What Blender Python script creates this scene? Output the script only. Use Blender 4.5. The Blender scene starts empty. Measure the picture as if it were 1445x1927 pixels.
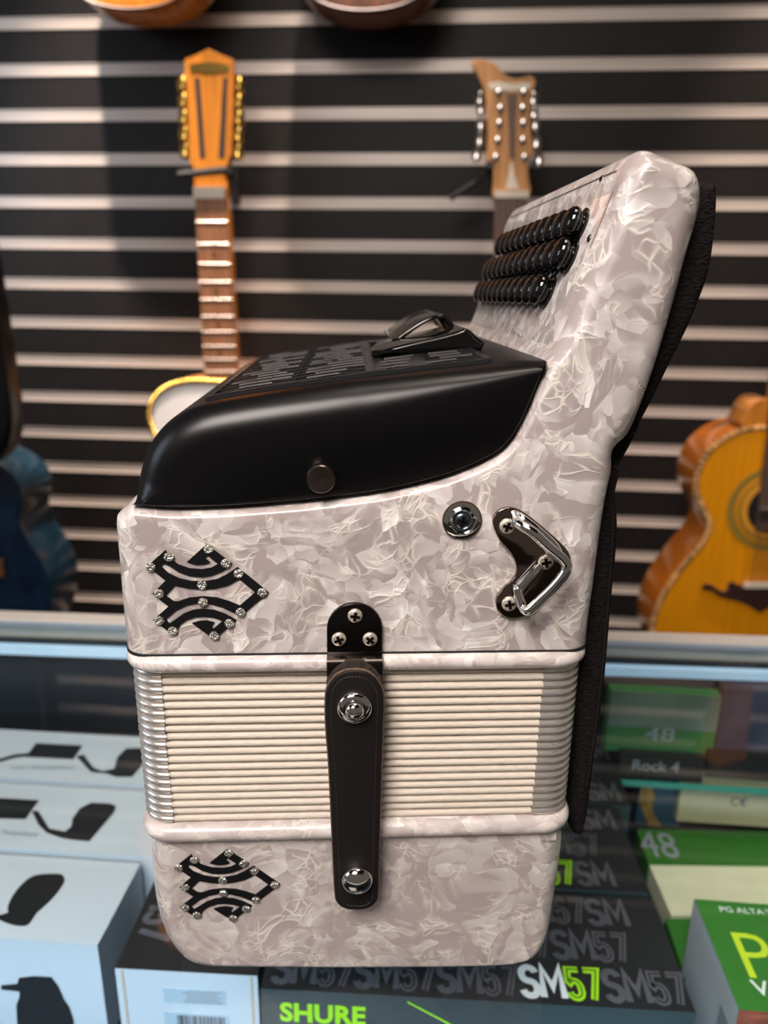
import bpy, bmesh, math, random
import numpy as np
from mathutils import Vector, Matrix
from mathutils.geometry import tessellate_polygon
random.seed(7)
scn = bpy.context.scene
C = scn.collection
PI = math.pi
# ------------------------------------------------------------------ camera
H = 0.3325                      # camera height over the counter glass
PITCH, ROLL, HEAD, F = 0.2936, 0.01282, 0.08106, 1380.458
fw = np.array([-math.sin(HEAD)*math.cos(PITCH), math.cos(HEAD)*math.cos(PITCH), -math.sin(PITCH)])
rt = np.array([math.cos(HEAD), math.sin(HEAD), 0.0]); up = np.cross(rt, fw)
rt2 = rt*math.cos(ROLL)+up*math.sin(ROLL); up2 = -rt*math.sin(ROLL)+up*math.cos(ROLL)
cam = bpy.data.cameras.new('camera'); co = bpy.data.objects.new('camera', cam); C.objects.link(co)
M = Matrix(((rt2[0], up2[0], -fw[0], 0), (rt2[1], up2[1], -fw[1], 0), (rt2[2], up2[2], -fw[2], H), (0, 0, 0, 1)))
co.matrix_world = M
cam.sensor_fit = 'VERTICAL'; cam.sensor_height = 36.0; cam.sensor_width = 27.0
cam.lens = F/1927*36.0
cam.clip_start = 0.01; cam.clip_end = 20
cam.dof.use_dof = True; cam.dof.focus_distance = 0.315; cam.dof.aperture_fstop = 7.2
scn.camera = co
# ------------------------------------------------------------------ world, lights, exposure
scn.view_settings.view_transform = 'Standard'; scn.view_settings.look = 'None'
scn.view_settings.gamma = 1.0; scn.view_settings.exposure = 0.0
w = bpy.data.worlds.new('shop_air'); scn.world = w; w.use_nodes = True
w.node_tree.nodes['Background'].inputs[0].default_value = (1.0, 0.86, 0.76, 1)
w.node_tree.nodes['Background'].inputs[1].default_value = 0.11
def area(name, loc, target, size, power, col, sy=None):
    l = bpy.data.lights.new(name, 'AREA'); l.energy = power; l.color = col
    l.shape = 'RECTANGLE'; l.size = size; l.size_y = sy or size
    o = bpy.data.objects.new(name, l); C.objects.link(o); o.location = loc
    o.rotation_euler = (Vector(target)-Vector(loc)).to_track_quat('-Z', 'Y').to_euler(); return o
def spot(name, loc, target, power, col, ang, blend=.5, rad=.03):
    l = bpy.data.lights.new(name, 'SPOT'); l.energy = power; l.color = col
    l.spot_size = math.radians(ang); l.spot_blend = blend; l.shadow_soft_size = rad
    o = bpy.data.objects.new(name, l); C.objects.link(o); o.location = loc
    o.rotation_euler = (Vector(target)-Vector(loc)).to_track_quat('-Z', 'Y').to_euler(); return o
WARM = (1.0, .80, .62); NEUT = (1.0, .90, .82); COOL = (.52, .77, 1.0)
area('ceiling_panel_front', (-.35, -1.25, 2.15), (0, .3, .2), 1.0, 7, (1, .89, .81))
area('accordion_key_light', (-.34, -.52, 1.25), (0, .33, .2), .62, 5.7, (1, .89, .83)).data.spread = math.radians(82)  # key light added well below the ceiling to brighten the accordion, narrowed off the wall
area('ceiling_panel_above', (.15, .35, 2.1), (0, .4, 0), .7, 13, (1, .86, .74))
area('cool_side_light', (-2.1, -.3, .9), (0, .4, .1), .9, 9, (.75, .85, 1.0))  # cool light added from the left for button highlights, not a window
for i, (x, p) in enumerate(((-.66, 380), (-.2, 210), (.62, 190))):
    spot('wall_spotlight_%d' % (i+1), (x, 1.0, 1.9), (x+.02, 1.49, .12), p, (1, .82, .70), 25, .8)
for i, (px, p) in enumerate(((185, 7), (545, 4.5), (1265, 6))):
    spot('wall_scallop_%d' % (i+1), (( -.66, -.27, .52)[i], 1.22, 1.56), ((-.66, -.27, .52)[i], 1.27, .3), p, (1, .84, .74), 44, .35, .02)
cl_ = area('case_led_front', (-.02, .16, -.02), (0, .50, -.26), 1.6, .95, COOL, .02); cl_.data.spread = math.radians(75)
# ------------------------------------------------------------------ projection helpers (metres from photo measurements)
def ray(x, y): return fw+rt2*(x-722.5)/F-up2*(y-963.5)/F
A = 0.13222; DN = 0.28728
ax_ = np.array([math.cos(A), math.sin(A), 0]); ay_ = np.array([-math.sin(A), math.cos(A), 0])
def acc(px, py, Y=0.0):          # point of the accordion's own plane at depth Y
    d = ray(px, py); p = d*(DN+Y)/(d@ay_); return (float(p@ax_), float(p[2]+H))
def accs(pts, Y=0.0): return [acc(x, y, Y) for x, y in pts]
def wp(px, py, Y):               # world point on a plane parallel to the wall
    d = ray(px, py); p = d*Y/d[1]; return (float(p[0]), float(p[2]+H))
def wps(pts, Y): return [wp(x, y, Y) for x, y in pts]
CA = 0.035
def hz(px, py, z):               # world point on a level plane
    d = ray(px, py); p = d*(z-H)/d[2]; return (float(p[0]), float(p[1]))
# ------------------------------------------------------------------ materials
def nt(m): return m.node_tree.nodes, m.node_tree.links
def mat(name, col, rough=.5, metal=0, spec=.5, coat=0, emit=None, es=0, aniso=0):
    m = bpy.data.materials.new(name); m.use_nodes = True
    b = m.node_tree.nodes['Principled BSDF']
    b.inputs['Base Color'].default_value = (*col, 1); b.inputs['Roughness'].default_value = rough
    b.inputs['Metallic'].default_value = metal; b.inputs['Specular IOR Level'].default_value = spec
    b.inputs['Coat Weight'].default_value = coat; b.inputs['Coat Roughness'].default_value = .05
    if emit: b.inputs['Emission Color'].default_value = (*emit, 1); b.inputs['Emission Strength'].default_value = es
    return m
def noisy(m, scale, amount, bump=0, dist=.001, detail=4, stretch=None, kind='NOISE'):
    N, L = nt(m); b = N['Principled BSDF']; tc = N.new('ShaderNodeTexCoord'); mp = N.new('ShaderNodeMapping')
    L.new(tc.outputs['Object'], mp.inputs[0])
    if stretch: mp.inputs['Scale'].default_value = stretch
    if kind == 'NOISE': t = N.new('ShaderNodeTexNoise'); t.inputs['Detail'].default_value = detail; out = t.outputs['Fac']
    else: t = N.new('ShaderNodeTexVoronoi'); out = t.outputs['Distance']
    t.inputs['Scale'].default_value = scale; L.new(mp.outputs[0], t.inputs['Vector'])
    if amount:
        c = b.inputs['Base Color'].default_value[:3]
        r = N.new('ShaderNodeValToRGB'); L.new(out, r.inputs[0])
        r.color_ramp.elements[0].position = .3; r.color_ramp.elements[1].position = .7
        r.color_ramp.elements[0].color = (*[v*(1-amount) for v in c], 1); r.color_ramp.elements[1].color = (*[min(1, v*(1+amount)) for v in c], 1)
        L.new(r.outputs[0], b.inputs['Base Color'])
    if bump:
        bm = N.new('ShaderNodeBump'); bm.inputs['Strength'].default_value = bump; bm.inputs['Distance'].default_value = dist
        L.new(out, bm.inputs['Height']); L.new(bm.outputs[0], b.inputs['Normal'])
    return m
def pearl(name, seed=0.0, contrast=1.0):
    """pearloid: crumpled foil flakes, each with its own tone and a sheen that runs across it"""
    m = mat(name, (.7, .6, .56), .3, 0, .5, .5); N, L = nt(m); b = N['Principled BSDF']
    tc = N.new('ShaderNodeTexCoord'); mp = N.new('ShaderNodeMapping'); mp.inputs['Location'].default_value = (seed, seed*.7, seed*1.3)
    L.new(tc.outputs['Object'], mp.inputs[0])
    def vm(op, a, c=None, scale=None):
        q = N.new('ShaderNodeVectorMath'); q.operation = op
        for i, z in enumerate((a, c)):
            if z is None: continue
            if isinstance(z, tuple): q.inputs[i].default_value = z
            else: L.new(z, q.inputs[i])
        if scale is not None: q.inputs['Scale'].default_value = scale
        return q
    def mt(op, a, c=None, clamp=False):
        q = N.new('ShaderNodeMath'); q.operation = op; q.use_clamp = clamp
        for i, z in enumerate((a, c)):
            if z is None: continue
            if isinstance(z, (int, float)): q.inputs[i].default_value = z
            else: L.new(z, q.inputs[i])
        return q.outputs[0]
    def warp(src, sc, amt, det=2.0):
        nz = N.new('ShaderNodeTexNoise'); nz.inputs['Scale'].default_value = sc; nz.inputs['Detail'].default_value = det; L.new(src, nz.inputs['Vector'])
        return vm('ADD', src, vm('SCALE', vm('SUBTRACT', nz.outputs['Color'], (.5, .5, .5)).outputs[0], None, amt).outputs[0]).outputs[0]
    w1 = warp(mp.outputs[0], 26, .034, 1.0); w2 = warp(w1, 110, .007, 1.0)
    def facets(src, scale, slope, off):
        o_ = vm('ADD', src, (off, off*.6, off*1.7)).outputs[0]
        v = N.new('ShaderNodeTexVoronoi'); v.inputs['Scale'].default_value = scale; L.new(o_, v.inputs['Vector'])
        d = vm('SUBTRACT', o_, v.outputs['Position']).outputs[0]
        r = vm('SUBTRACT', v.outputs['Color'], (.5, .5, .5)).outputs[0]
        dt = vm('DOT_PRODUCT', d, r).outputs['Value']; sp = N.new('ShaderNodeSeparateColor'); L.new(v.outputs['Color'], sp.inputs[0])
        return sp.outputs[0], mt('MULTIPLY', dt, slope*scale)
    r1, g1 = facets(w2, 66, 1.15, 0); r2, g2 = facets(w2, 150, 1.2, 2.3)
    base = mt('ADD', mt('MULTIPLY', r1, .30), mt('MULTIPLY', r2, .20))
    sheen = mt('ADD', mt('MULTIPLY', g1, 1.35), mt('MULTIPLY', g2, .8))
    lum = mt('ADD', base, mt('MULTIPLY', sheen, 1.0))
    ramp = N.new('ShaderNodeValToRGB'); L.new(lum, ramp.inputs[0]); cr = ramp.color_ramp; k = contrast
    cr.elements[0].position = -.0; cr.elements[1].position = 1.0
    cr.elements[0].color = (.62-.17*k, .555-.17*k, .535-.165*k, 1); cr.elements[1].color = (.70+.27*k, .65+.31*k, .62+.30*k, 1)
    e = cr.elements.new(.30); e.color = (.66-.03*k, .605-.03*k, .58-.03*k, 1)
    e = cr.elements.new(.62); e.color = (.67+.06*k, .615+.07*k, .59+.065*k, 1)
    # creased strokes: thin ridged noise, only here and there
    def edge(scale, off, wd, src):
        v = N.new('ShaderNodeTexVoronoi'); v.feature = 'DISTANCE_TO_EDGE'; v.inputs['Scale'].default_value = scale
        L.new(vm('ADD', src, (off, off*.6, off*1.7)).outputs[0], v.inputs['Vector'])
        q = N.new('ShaderNodeMapRange'); q.inputs['From Min'].default_value = 0; q.inputs['From Max'].default_value = wd; q.inputs['To Min'].default_value = 1; q.inputs['To Max'].default_value = 0
        L.new(v.outputs['Distance'], q.inputs['Value']); return mt('MULTIPLY', q.outputs[0], q.outputs[0])
    w3 = vm('MULTIPLY', w2, (1.0, 1.0, .55)).outputs[0]; w4 = vm('MULTIPLY', w2, (.5, 1.0, 1.1)).outputs[0]
    class O: pass
    ln = O(); ln.outputs = [mt('MAXIMUM', mt('MAXIMUM', edge(66, 0, .075, w2), edge(85, 4.1, .09, w3)), edge(130, 7.7, .10, w4))]
    mk = N.new('ShaderNodeTexNoise'); mk.inputs['Scale'].default_value = 75; L.new(w1, mk.inputs['Vector'])
    ms = N.new('ShaderNodeMapRange'); ms.inputs['From Min'].default_value = .50; ms.inputs['From Max'].default_value = .62; L.new(mk.outputs['Fac'], ms.inputs['Value'])
    wr = mt('MULTIPLY', mt('MULTIPLY', ln.outputs[0], ms.outputs[0]), .8, True)
    mx = N.new('ShaderNodeMix'); mx.data_type = 'RGBA'; L.new(wr, mx.inputs['Factor']); L.new(ramp.outputs[0], mx.inputs['A']); mx.inputs['B'].default_value = (.95, .90, .80, 1)
    L.new(mx.outputs['Result'], b.inputs['Base Color'])
    bp = N.new('ShaderNodeBump'); bp.inputs['Strength'].default_value = .35*k; bp.inputs['Distance'].default_value = .0012
    L.new(mt('ADD', lum, mt('MULTIPLY', wr, .8)), bp.inputs['Height']); L.new(bp.outputs[0], b.inputs['Normal'])
    return m
PEARL = pearl('pearloid_treble'); PEARL2 = pearl('pearloid_bass', 5.3, .7)
RIM = pearl('pearloid_rim', 9.1, .45)
BLACKG = noisy(mat('satin_black_grille', (.003, .003, .0035), .31, 0, .35), 900, 0, .03, .0002)
BLACKGL = mat('gloss_black', (.004, .004, .004), .08, 0, .5)
EMB = mat('emblem_black', (.006, .006, .007), .6, 0, .2)
STONE = noisy(mat('rhinestone', (.80, .70, .56), .12, .75), 1100, .6, .9, .0008, kind='V')
CHROME = mat('chrome', (.82, .80, .78), .08, 1)
DCHROME = mat('dark_chrome', (.22, .19, .18), .12, 1)
SCREW = noisy(mat('screw_nickel', (.78, .70, .58), .28, .65), 500, .2)
BLUEZ = mat('zinc_screw', (.18, .24, .30), .25, 1)
RECESS = mat('screw_slot', (.008, .006, .005), .9, 0, .05)
BPLATE = mat('black_nickel', (.030, .026, .025), .18, .9)
CREAM = noisy(mat('bellows_cloth', (.72, .645, .55), .62, 0, .3), 260, .05, .5, .0006, 3, (1, 1, 2.2))
SILV = noisy(mat('bellows_metal', (.86, .82, .77), .24, .8), 60, .06)
LEATHER = noisy(mat('black_leather', (.010, .008, .0075), .55, 0, .3), 1400, .2, .25, .0003)
TAN = noisy(mat('leather_edge', (.16, .10, .07), .8), 900, .5)
THREAD = mat('thread', (.03, .026, .024), .6)
CLOTH = noisy(mat('knit_cloth', (.012, .010, .010), .95, 0, .15), 420, .5, .9, .0012, 2, (1.0, 1.6, 2.2))
BUTTON = mat('button_black', (.004, .004, .004), .05, 0, .7)
WALLB = noisy(mat('slatwall_black', (.0125, .011, .011), .45, 0, .3), 14, .12)
ALU = noisy(mat('slat_insert_aluminium', (.74, .66, .60), .38, .45), 3, .12, 0, 0, 3, (1, 1, 30))
GOLD = mat('gold', (.95, .62, .16), .18, 1)
WOODO = noisy(mat('amber_wood', (.62, .22, .025), .25, 0, .5, .4), 8, .22, 0, 0, 4, (12, 1, 1))
WOODF = noisy(mat('fingerboard_wood', (.30, .13, .06), .45), 12, .25, 0, 0, 4, (10, 1, 1))
ROSE = noisy(mat('rosewood', (.13, .075, .06), .45), 12, .3, 0, 0, 4, (10, 1, 1))
WOODN = noisy(mat('natural_wood', (.55, .27, .10), .4, 0, .4), 10, .28, 0, 0, 4, (12, 1, 1))
TOPO = noisy(mat('orange_spruce', (.82, .31, .006), .25, 0, .5, .3), 6, .08, 0, 0, 4, (20, 1, 1))
SIDEO = noisy(mat('amber_side', (.50, .14, .010), .2, 0, .5, .4), 6, .2)
DARKW = mat('dark_bridge_wood', (.045, .02, .018), .4)
IVORY = mat('ivory', (.80, .72, .60), .4)
BLUEG = noisy(mat('blue_lacquer', (.004, .016, .042), .3, 0, .5, .4), 18, .5)
TEAL = noisy(mat('teal_side', (.003, .026, .048), .3, 0, .5, .4), 18, .5)
BLK = mat('black_lacquer', (.006, .006, .007), .25, 0, .4)
BROWNR = noisy(mat('dark_striped_wood', (.16, .06, .03), .3), 30, .5, 0, 0, 2, (3, 1, 1))
WHITEH = mat('white_drum_top', (.92, .90, .90), .4)
STEEL = mat('string_steel', (.6, .55, .5), .3, 1)
RUBBER = mat('black_rubber', (.012, .012, .012), .6)
PAPER = noisy(mat('white_card', (.58, .63, .70), .45, 0, .3), 6, .03)
CREAMC = mat('card_edge', (.55, .42, .28), .7)
CARD = noisy(mat('black_card', (.020, .021, .024), .38, 0, .5), 12, .15)
GREYP = mat('grey_print', (.10, .10, .12), .45); WHITEP = mat('white_print', (.9, .92, .95), .5)
LIME = mat('lime_print', (.42, .85, .015), .45); DGREEN = mat('dark_green_line', (.05, .13, .02), .5)
INKB = mat('black_print', (.015, .016, .018), .4); INKG = mat('grey_text_print', (.30, .33, .38), .5)
FRONTG = noisy(mat('slate_card_front', (.045, .065, .07), .35), 9, .25)
GREENC = noisy(mat('green_card', (.05, .22, .035), .4, 0, .5), 5, .25)
YELP = mat('yellow_green_print', (.65, .85, .04), .45)
LABEL = mat('blue_grey_label', (.42, .52, .62), .5)
BEIGE = noisy(mat('beige_card', (.52, .48, .32), .5), 8, .06)
YELLOWC = noisy(mat('cream_card', (.92, .90, .66), .45), 9, .12)
NAVY = noisy(mat('case_floor_navy', (.018, .024, .042), .35), 6, .3)
DARKP = mat('case_back_dark', (.02, .024, .032), .4)
BLUEC = noisy(mat('blue_card', (.03, .09, .14), .45), 14, .4)
GOLDB = noisy(mat('brown_brass_mix', (.30, .17, .05), .4), 60, .7)
RAILM = mat('case_rail_aluminium', (.90, .84, .76), .35, .25)
FRAMEB = mat('case_rail_painted', (.30, .40, .50), .35, .3)
LED = mat('led_strip_glow', (.6, .8, 1), .5, 0, .5, 0, (.42, .68, 1.0), .34)
def glass_mat(name, tint, ior=1.5, base=0.0):
    m = bpy.data.materials.new(name); m.use_nodes = True; N, L = nt(m); N.remove(N['Principled BSDF'])
    t = N.new('ShaderNodeBsdfTransparent'); t.inputs[0].default_value = (*tint, 1); g = N.new('ShaderNodeBsdfGlossy'); g.inputs['Roughness'].default_value = .01
    f = N.new('ShaderNodeFresnel'); f.inputs[0].default_value = ior; x = N.new('ShaderNodeMixShader')
    gm = N.new('ShaderNodeNewGeometry'); mm = N.new('ShaderNodeMath'); mm.operation = 'SUBTRACT'; mm.inputs[0].default_value = 1; L.new(gm.outputs['Backfacing'], mm.inputs[1])
    m2 = N.new('ShaderNodeMath'); m2.operation = 'MULTIPLY'; L.new(f.outputs[0], m2.inputs[0]); L.new(mm.outputs[0], m2.inputs[1]); L.new(m2.outputs[0], x.inputs[0]); L.new(t.outputs[0], x.inputs[1]); L.new(g.outputs[0], x.inputs[2]); L.new(x.outputs[0], N['Material Output'].inputs[0]); return m
GLASS = glass_mat('counter_glass', (.95, .98, .97)); GLEDGE = mat('glass_edge_teal', (.05, .35, .28), .15, 0, .5)
# ------------------------------------------------------------------ object helpers
def me(name, V, Fc, m, parent=None, smooth=False, label=None, cat=None, group=None, kind=None, mats=None, fm=None, loc=None):
    d = bpy.data.meshes.new(name); d.from_pydata([tuple(map(float, v)) for v in V], [], Fc); d.update()
    if mats:
        for q in mats: d.materials.append(q)
        if fm:
            for i, p in enumerate(d.polygons): p.material_index = fm[i]
    else: d.materials.append(m)
    b = bmesh.new(); b.from_mesh(d); bmesh.ops.recalc_face_normals(b, faces=b.faces); b.to_mesh(d); b.free()
    if smooth:
        for p in d.polygons: p.use_smooth = True
        d.set_sharp_from_angle(angle=math.radians(smooth if smooth is not True else 45))
    o = bpy.data.objects.new(name, d); C.objects.link(o)
    if parent: o.parent = parent
    if loc: o.location = loc
    return props(o, label, cat, group, kind)
def props(o, label=None, cat=None, group=None, kind=None):
    if label: o['label'] = label
    if cat: o['category'] = cat
    if group: o['group'] = group
    if kind: o['kind'] = kind
    return o
def empty(name, loc, label, cat, rz=0, group=None):
    o = bpy.data.objects.new(name, None); C.objects.link(o); o.location = loc; o.rotation_euler = (0, 0, rz); o.empty_display_size = .02
    return props(o, label, cat, group)
def boxg(x0, x1, y0, y1, z0, z1):
    V = [(x, y, z) for z in (z0, z1) for y in (y0, y1) for x in (x0, x1)]
    return V, [(0, 2, 3, 1), (4, 5, 7, 6), (0, 1, 5, 4), (2, 6, 7, 3), (0, 4, 6, 2), (1, 3, 7, 5)]
def join(*gs):
    V = []; Fc = []
    for v, f in gs: n = len(V); V += list(v); Fc += [tuple(i+n for i in q) for q in f]
    return V, Fc
def area2(P): return sum(P[i][0]*P[(i+1) % len(P)][1]-P[(i+1) % len(P)][0]*P[i][1] for i in range(len(P)))/2
def smooth_closed(P, n=4):       # Catmull-Rom
    out = []; N = len(P)
    for i in range(N):
        p0, p1, p2, p3 = [np.array(P[(i+j-1) % N]) for j in range(4)]
        for k in range(n):
            t = k/n; out.append(tuple(.5*((2*p1)+(-p0+p2)*t+(2*p0-5*p1+4*p2-p3)*t*t+(-p0+3*p1-3*p2+p3)*t**3)))
    return out
def smooth_open(P, n=6):
    out = []; N = len(P); g = lambda i: np.array(P[max(0, min(N-1, i))], float)
    for i in range(N-1):
        p0, p1, p2, p3 = g(i-1), g(i), g(i+1), g(i+2)
        for k in range(n):
            t = k/n; out.append(tuple(.5*((2*p1)+(-p0+p2)*t+(2*p0-5*p1+4*p2-p3)*t*t+(-p0+3*p1-3*p2+p3)*t**3)))
    out.append(tuple(P[-1])); return out
def normals2(P):                 # inward normals
    s = 1 if area2(P) > 0 else -1; N = len(P); out = []
    for i in range(N):
        a = np.array(P[(i+1) % N])-np.array(P[i-1]); l = np.linalg.norm(a) or 1
        out.append(np.array([-a[1], a[0]])/l*s)
    return out
def tess(P, holes=()):
    loops = [[Vector((p[0], p[1], 0)) for p in P]]+[[Vector((p[0], p[1], 0)) for p in h] for h in holes]
    return [tuple(t) for t in tessellate_polygon(loops)]
def prism(P, y0, y1, r0=0.0, r1=0.0, steps=5, rad=None, holes=(), clamp=None):
    """outline P in the XZ plane pushed from y0 to y1, near edge rounded r0, far edge rounded r1"""
    n = normals2(P); N = len(P); rings = []
    rr = rad or [1.0]*N
    def ring(inset, y):
        R_ = [(P[i][0]+n[i][0]*inset*rr[i], y, P[i][1]+n[i][1]*inset*rr[i]) for i in range(N)]
        if clamp:      # flat underside: only the sides draw in there
            for i in range(N):
                if P[i][1] <= clamp[0]+1e-6: R_[i] = (min(max(P[i][0], clamp[1]+inset), clamp[2]-inset), y, clamp[0])
        return R_
    if r0:
        for k in range(steps+1):
            t = k/steps*PI/2; rings.append(ring(r0*(1-math.sin(t)), y0+r0*(1-math.cos(t))))
    else: rings.append(ring(0, y0))
    if r1:
        for k in range(steps+1):
            t = k/steps*PI/2; rings.append(ring(r1*(1-math.cos(t)), y1-r1*(1-math.sin(t))))
    else: rings.append(ring(0, y1))
    V = [v for r in rings for v in r]; Fc = []
    for j in range(len(rings)-1):
        for i in range(N): Fc.append((j*N+i, j*N+(i+1) % N, (j+1)*N+(i+1) % N, (j+1)*N+i))
    if not holes:
        for base in (0, (len(rings)-1)*N):
            Fc += [tuple(base+i for i in t) for t in tess([(V[base+i][0], V[base+i][2]) for i in range(N)])]
    else:
        hv = []; idx = list(range(N)); off = len(V)
        for h in holes:
            for (x, z) in h: V.append((x, y0, z))
        for h in holes:
            for (x, z) in h: V.append((x, y1, z))
        tot = sum(len(h) for h in holes); T = tess([(V[i][0], V[i][2]) for i in range(N)], holes)
        mp0 = lambda i: i if i < N else off+i-N
        mp1 = lambda i: (len(rings)-1)*N+i if i < N else off+tot+i-N
        Fc += [tuple(mp0(i) for i in t) for t in T]+[tuple(mp1(i) for i in t) for t in T]
        o = off
        for h in holes:
            for i in range(len(h)): j = (i+1) % len(h); Fc.append((o+i, o+j, o+tot+j, o+tot+i))
            o += len(h)
    return V, Fc
def frame(t):
    t = Vector(t).normalized(); a = Vector((0, 0, 1)) if abs(t.z) < .9 else Vector((1, 0, 0))
    u = t.cross(a).normalized(); return u, t.cross(u).normalized()
def tube(path, r, seg=8, closed=False, sx=1.0):
    P = [Vector(p) for p in path]; N = len(P); V = []; Fc = []; u = None
    for i in range(N):
        t = (P[(i+1) % N]-P[i-1]) if closed else (P[min(i+1, N-1)]-P[max(i-1, 0)]); t.normalize()
        if u is None: u, v = frame(t)
        else: u = (u-t*u.dot(t)).normalized(); v = t.cross(u)
        ri = r[i] if isinstance(r, (list, tuple)) else r
        for k in range(seg): a = 2*PI*k/seg; V.append(tuple(P[i]+u*math.cos(a)*ri*sx+v*math.sin(a)*ri))
    for i in range(N if closed else N-1):
        j = (i+1) % N
        for k in range(seg): l = (k+1) % seg; Fc.append((i*seg+k, i*seg+l, j*seg+l, j*seg+k))
    if not closed: Fc.append(tuple(range(seg))); Fc.append(tuple((N-1)*seg+k for k in range(seg)))
    return V, Fc
def lathe(prof, c, axis, seg=24):  # prof: (radius, height along axis)
    a = Vector(axis).normalized(); u, v = frame(a); c = Vector(c); V = []; Fc = []
    for r, h in prof:
        for k in range(seg): t = 2*PI*k/seg; V.append(tuple(c+a*h+(u*math.cos(t)+v*math.sin(t))*max(r, 1e-5)))
    for i in range(len(prof)-1):
        for k in range(seg): l = (k+1) % seg; Fc.append((i*seg+k, i*seg+l, (i+1)*seg+l, (i+1)*seg+k))
    Fc.append(tuple(range(seg))); Fc.append(tuple((len(prof)-1)*seg+k for k in range(seg)))
    return V, Fc
def sweep_ring(path, prof, closed=True):
    """path: list of (x,y) in plan with outward normal, prof: list of (out, z)"""
    N = len(path); V = []; Fc = []; K = len(prof)
    for (x, y, nx, ny) in path:
        for (o_, z) in prof: V.append((x+nx*o_, y+ny*o_, z))
    for i in range(N if closed else N-1):
        j = (i+1) % N
        for k in range(K-1): Fc.append((i*K+k, i*K+k+1, j*K+k+1, j*K+k))
    return V, Fc
def rrect(x0, x1, y0, y1, r, n=8):
    out = []
    for cx, cy, a0 in ((x1-r, y1-r, 0), (x0+r, y1-r, 90), (x0+r, y0+r, 180), (x1-r, y0+r, 270)):
        for k in range(n+1):
            a = math.radians(a0+90*k/n); out.append((cx+r*math.cos(a), cy+r*math.sin(a), math.cos(a), math.sin(a)))
    return out
def text_geo(s, size=1.0, offset=0.0, extrude=0.0, xscale=1.0, space=1.0, shear=0.0):
    cu = bpy.data.curves.new('t', 'FONT'); cu.body = s; cu.size = 1; cu.offset = offset; cu.space_character = space; cu.shear = shear
    cu.resolution_u = 3
    o = bpy.data.objects.new('t', cu); C.objects.link(o); bpy.context.view_layer.update()
    dg = bpy.context.evaluated_depsgraph_get(); m = o.evaluated_get(dg).to_mesh()
    V = [(v.co.x, v.co.y) for v in m.vertices]; Fc = [tuple(p.vertices) for p in m.polygons]
    bpy.data.objects.remove(o); bpy.data.curves.remove(cu)
    x0 = min(v[0] for v in V); x1 = max(v[0] for v in V); y0 = min(v[1] for v in V); y1 = max(v[1] for v in V)
    V = [((v[0]-x0)/(x1-x0), (v[1]-y0)/(y1-y0)) for v in V]   # unit box
    return V, Fc
def arcp(cx, cy, rx, ry, a0, a1, n=10): return [(cx+rx*math.cos(math.radians(a0+(a1-a0)*i/n)), cy+ry*math.sin(math.radians(a0+(a1-a0)*i/n))) for i in range(n+1)]
# tall condensed letters as stroke centre lines, cell 1 wide and 2 high
GLY = {'S': [arcp(.5, 1.47, .33, .36, 10, 180)+arcp(.5, 1.40, .33, .38, 200, 262, 5)+arcp(.5, .62, .33, .38, 82, 20, 5)+arcp(.5, .53, .33, .36, 0, -172)],
       'M': [[(.10, .12), (.16, 1.86), (.58, .70), (1.0, 1.86), (1.06, .12)]],
       '5': [[(.84, 1.83), (.22, 1.83), (.18, 1.10)]+arcp(.5, .66, .33, .50, 135, 20, 8)+arcp(.5, .54, .33, .37, 0, -172)],
       '7': [[(.12, 1.83), (.86, 1.83), (.42, .12)]]}
def strokes(s, origin, ux, uy, wd, ht, sw, lift):
    """letters drawn as flat strokes of width sw, laid out along ux"""
    o = Vector(origin); ux = Vector(ux).normalized(); uy = Vector(uy).normalized(); n = ux.cross(uy); V = []; Fc = []
    cells = [1.16 if c == 'M' else 1.0 for c in s]; tot = sum(cells); x0 = 0
    for ci, c in enumerate(s):
        sc_ = wd/tot
        for pl in GLY[c]:
            P = [(x0+p[0]*sc_, p[1]*ht/2) for p in pl]; L = []; Rr = []; N = len(P)
            for i in range(N):
                a = np.array(P[max(0, i-1)]); b = np.array(P[i]); c2 = np.array(P[min(N-1, i+1)])
                d1 = b-a if i > 0 else c2-b; d2 = c2-b if i < N-1 else b-a; d1 = d1/np.linalg.norm(d1); d2 = d2/np.linalg.norm(d2)
                n1 = np.array([-d1[1], d1[0]]); n2 = np.array([-d2[1], d2[0]]); m_ = n1+n2; l = np.linalg.norm(m_); m_ = m_/l if l > 1e-6 else n1
                k = min(2.0, 1/max(.2, float(m_@n1))); L.append(b+m_*sw/2*k); Rr.append(b-m_*sw/2*k)
            b0 = len(V)
            for p, q in zip(L, Rr): V.append(tuple(o+ux*p[0]+uy*p[1]+n*lift)); V.append(tuple(o+ux*q[0]+uy*q[1]+n*lift))
            Fc += [(b0+2*i, b0+2*i+1, b0+2*i+3, b0+2*i+2) for i in range(N-1)]
        x0 += cells[ci]*sc_
    return V, Fc
TXT = {}
def text_on(name, s, origin, ux, uy, wd, ht, m, parent=None, offset=.02, lift=.0003, space=1.0):
    k = (s, offset, space)
    if k not in TXT: TXT[k] = text_geo(s, offset=offset, space=space)
    V, Fc = TXT[k]; o = Vector(origin); ux = Vector(ux).normalized(); uy = Vector(uy).normalized(); n = ux.cross(uy)
    return me(name, [tuple(o+ux*(v[0]*wd)+uy*(v[1]*ht)+n*lift) for v in V], Fc, m, parent)
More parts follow.
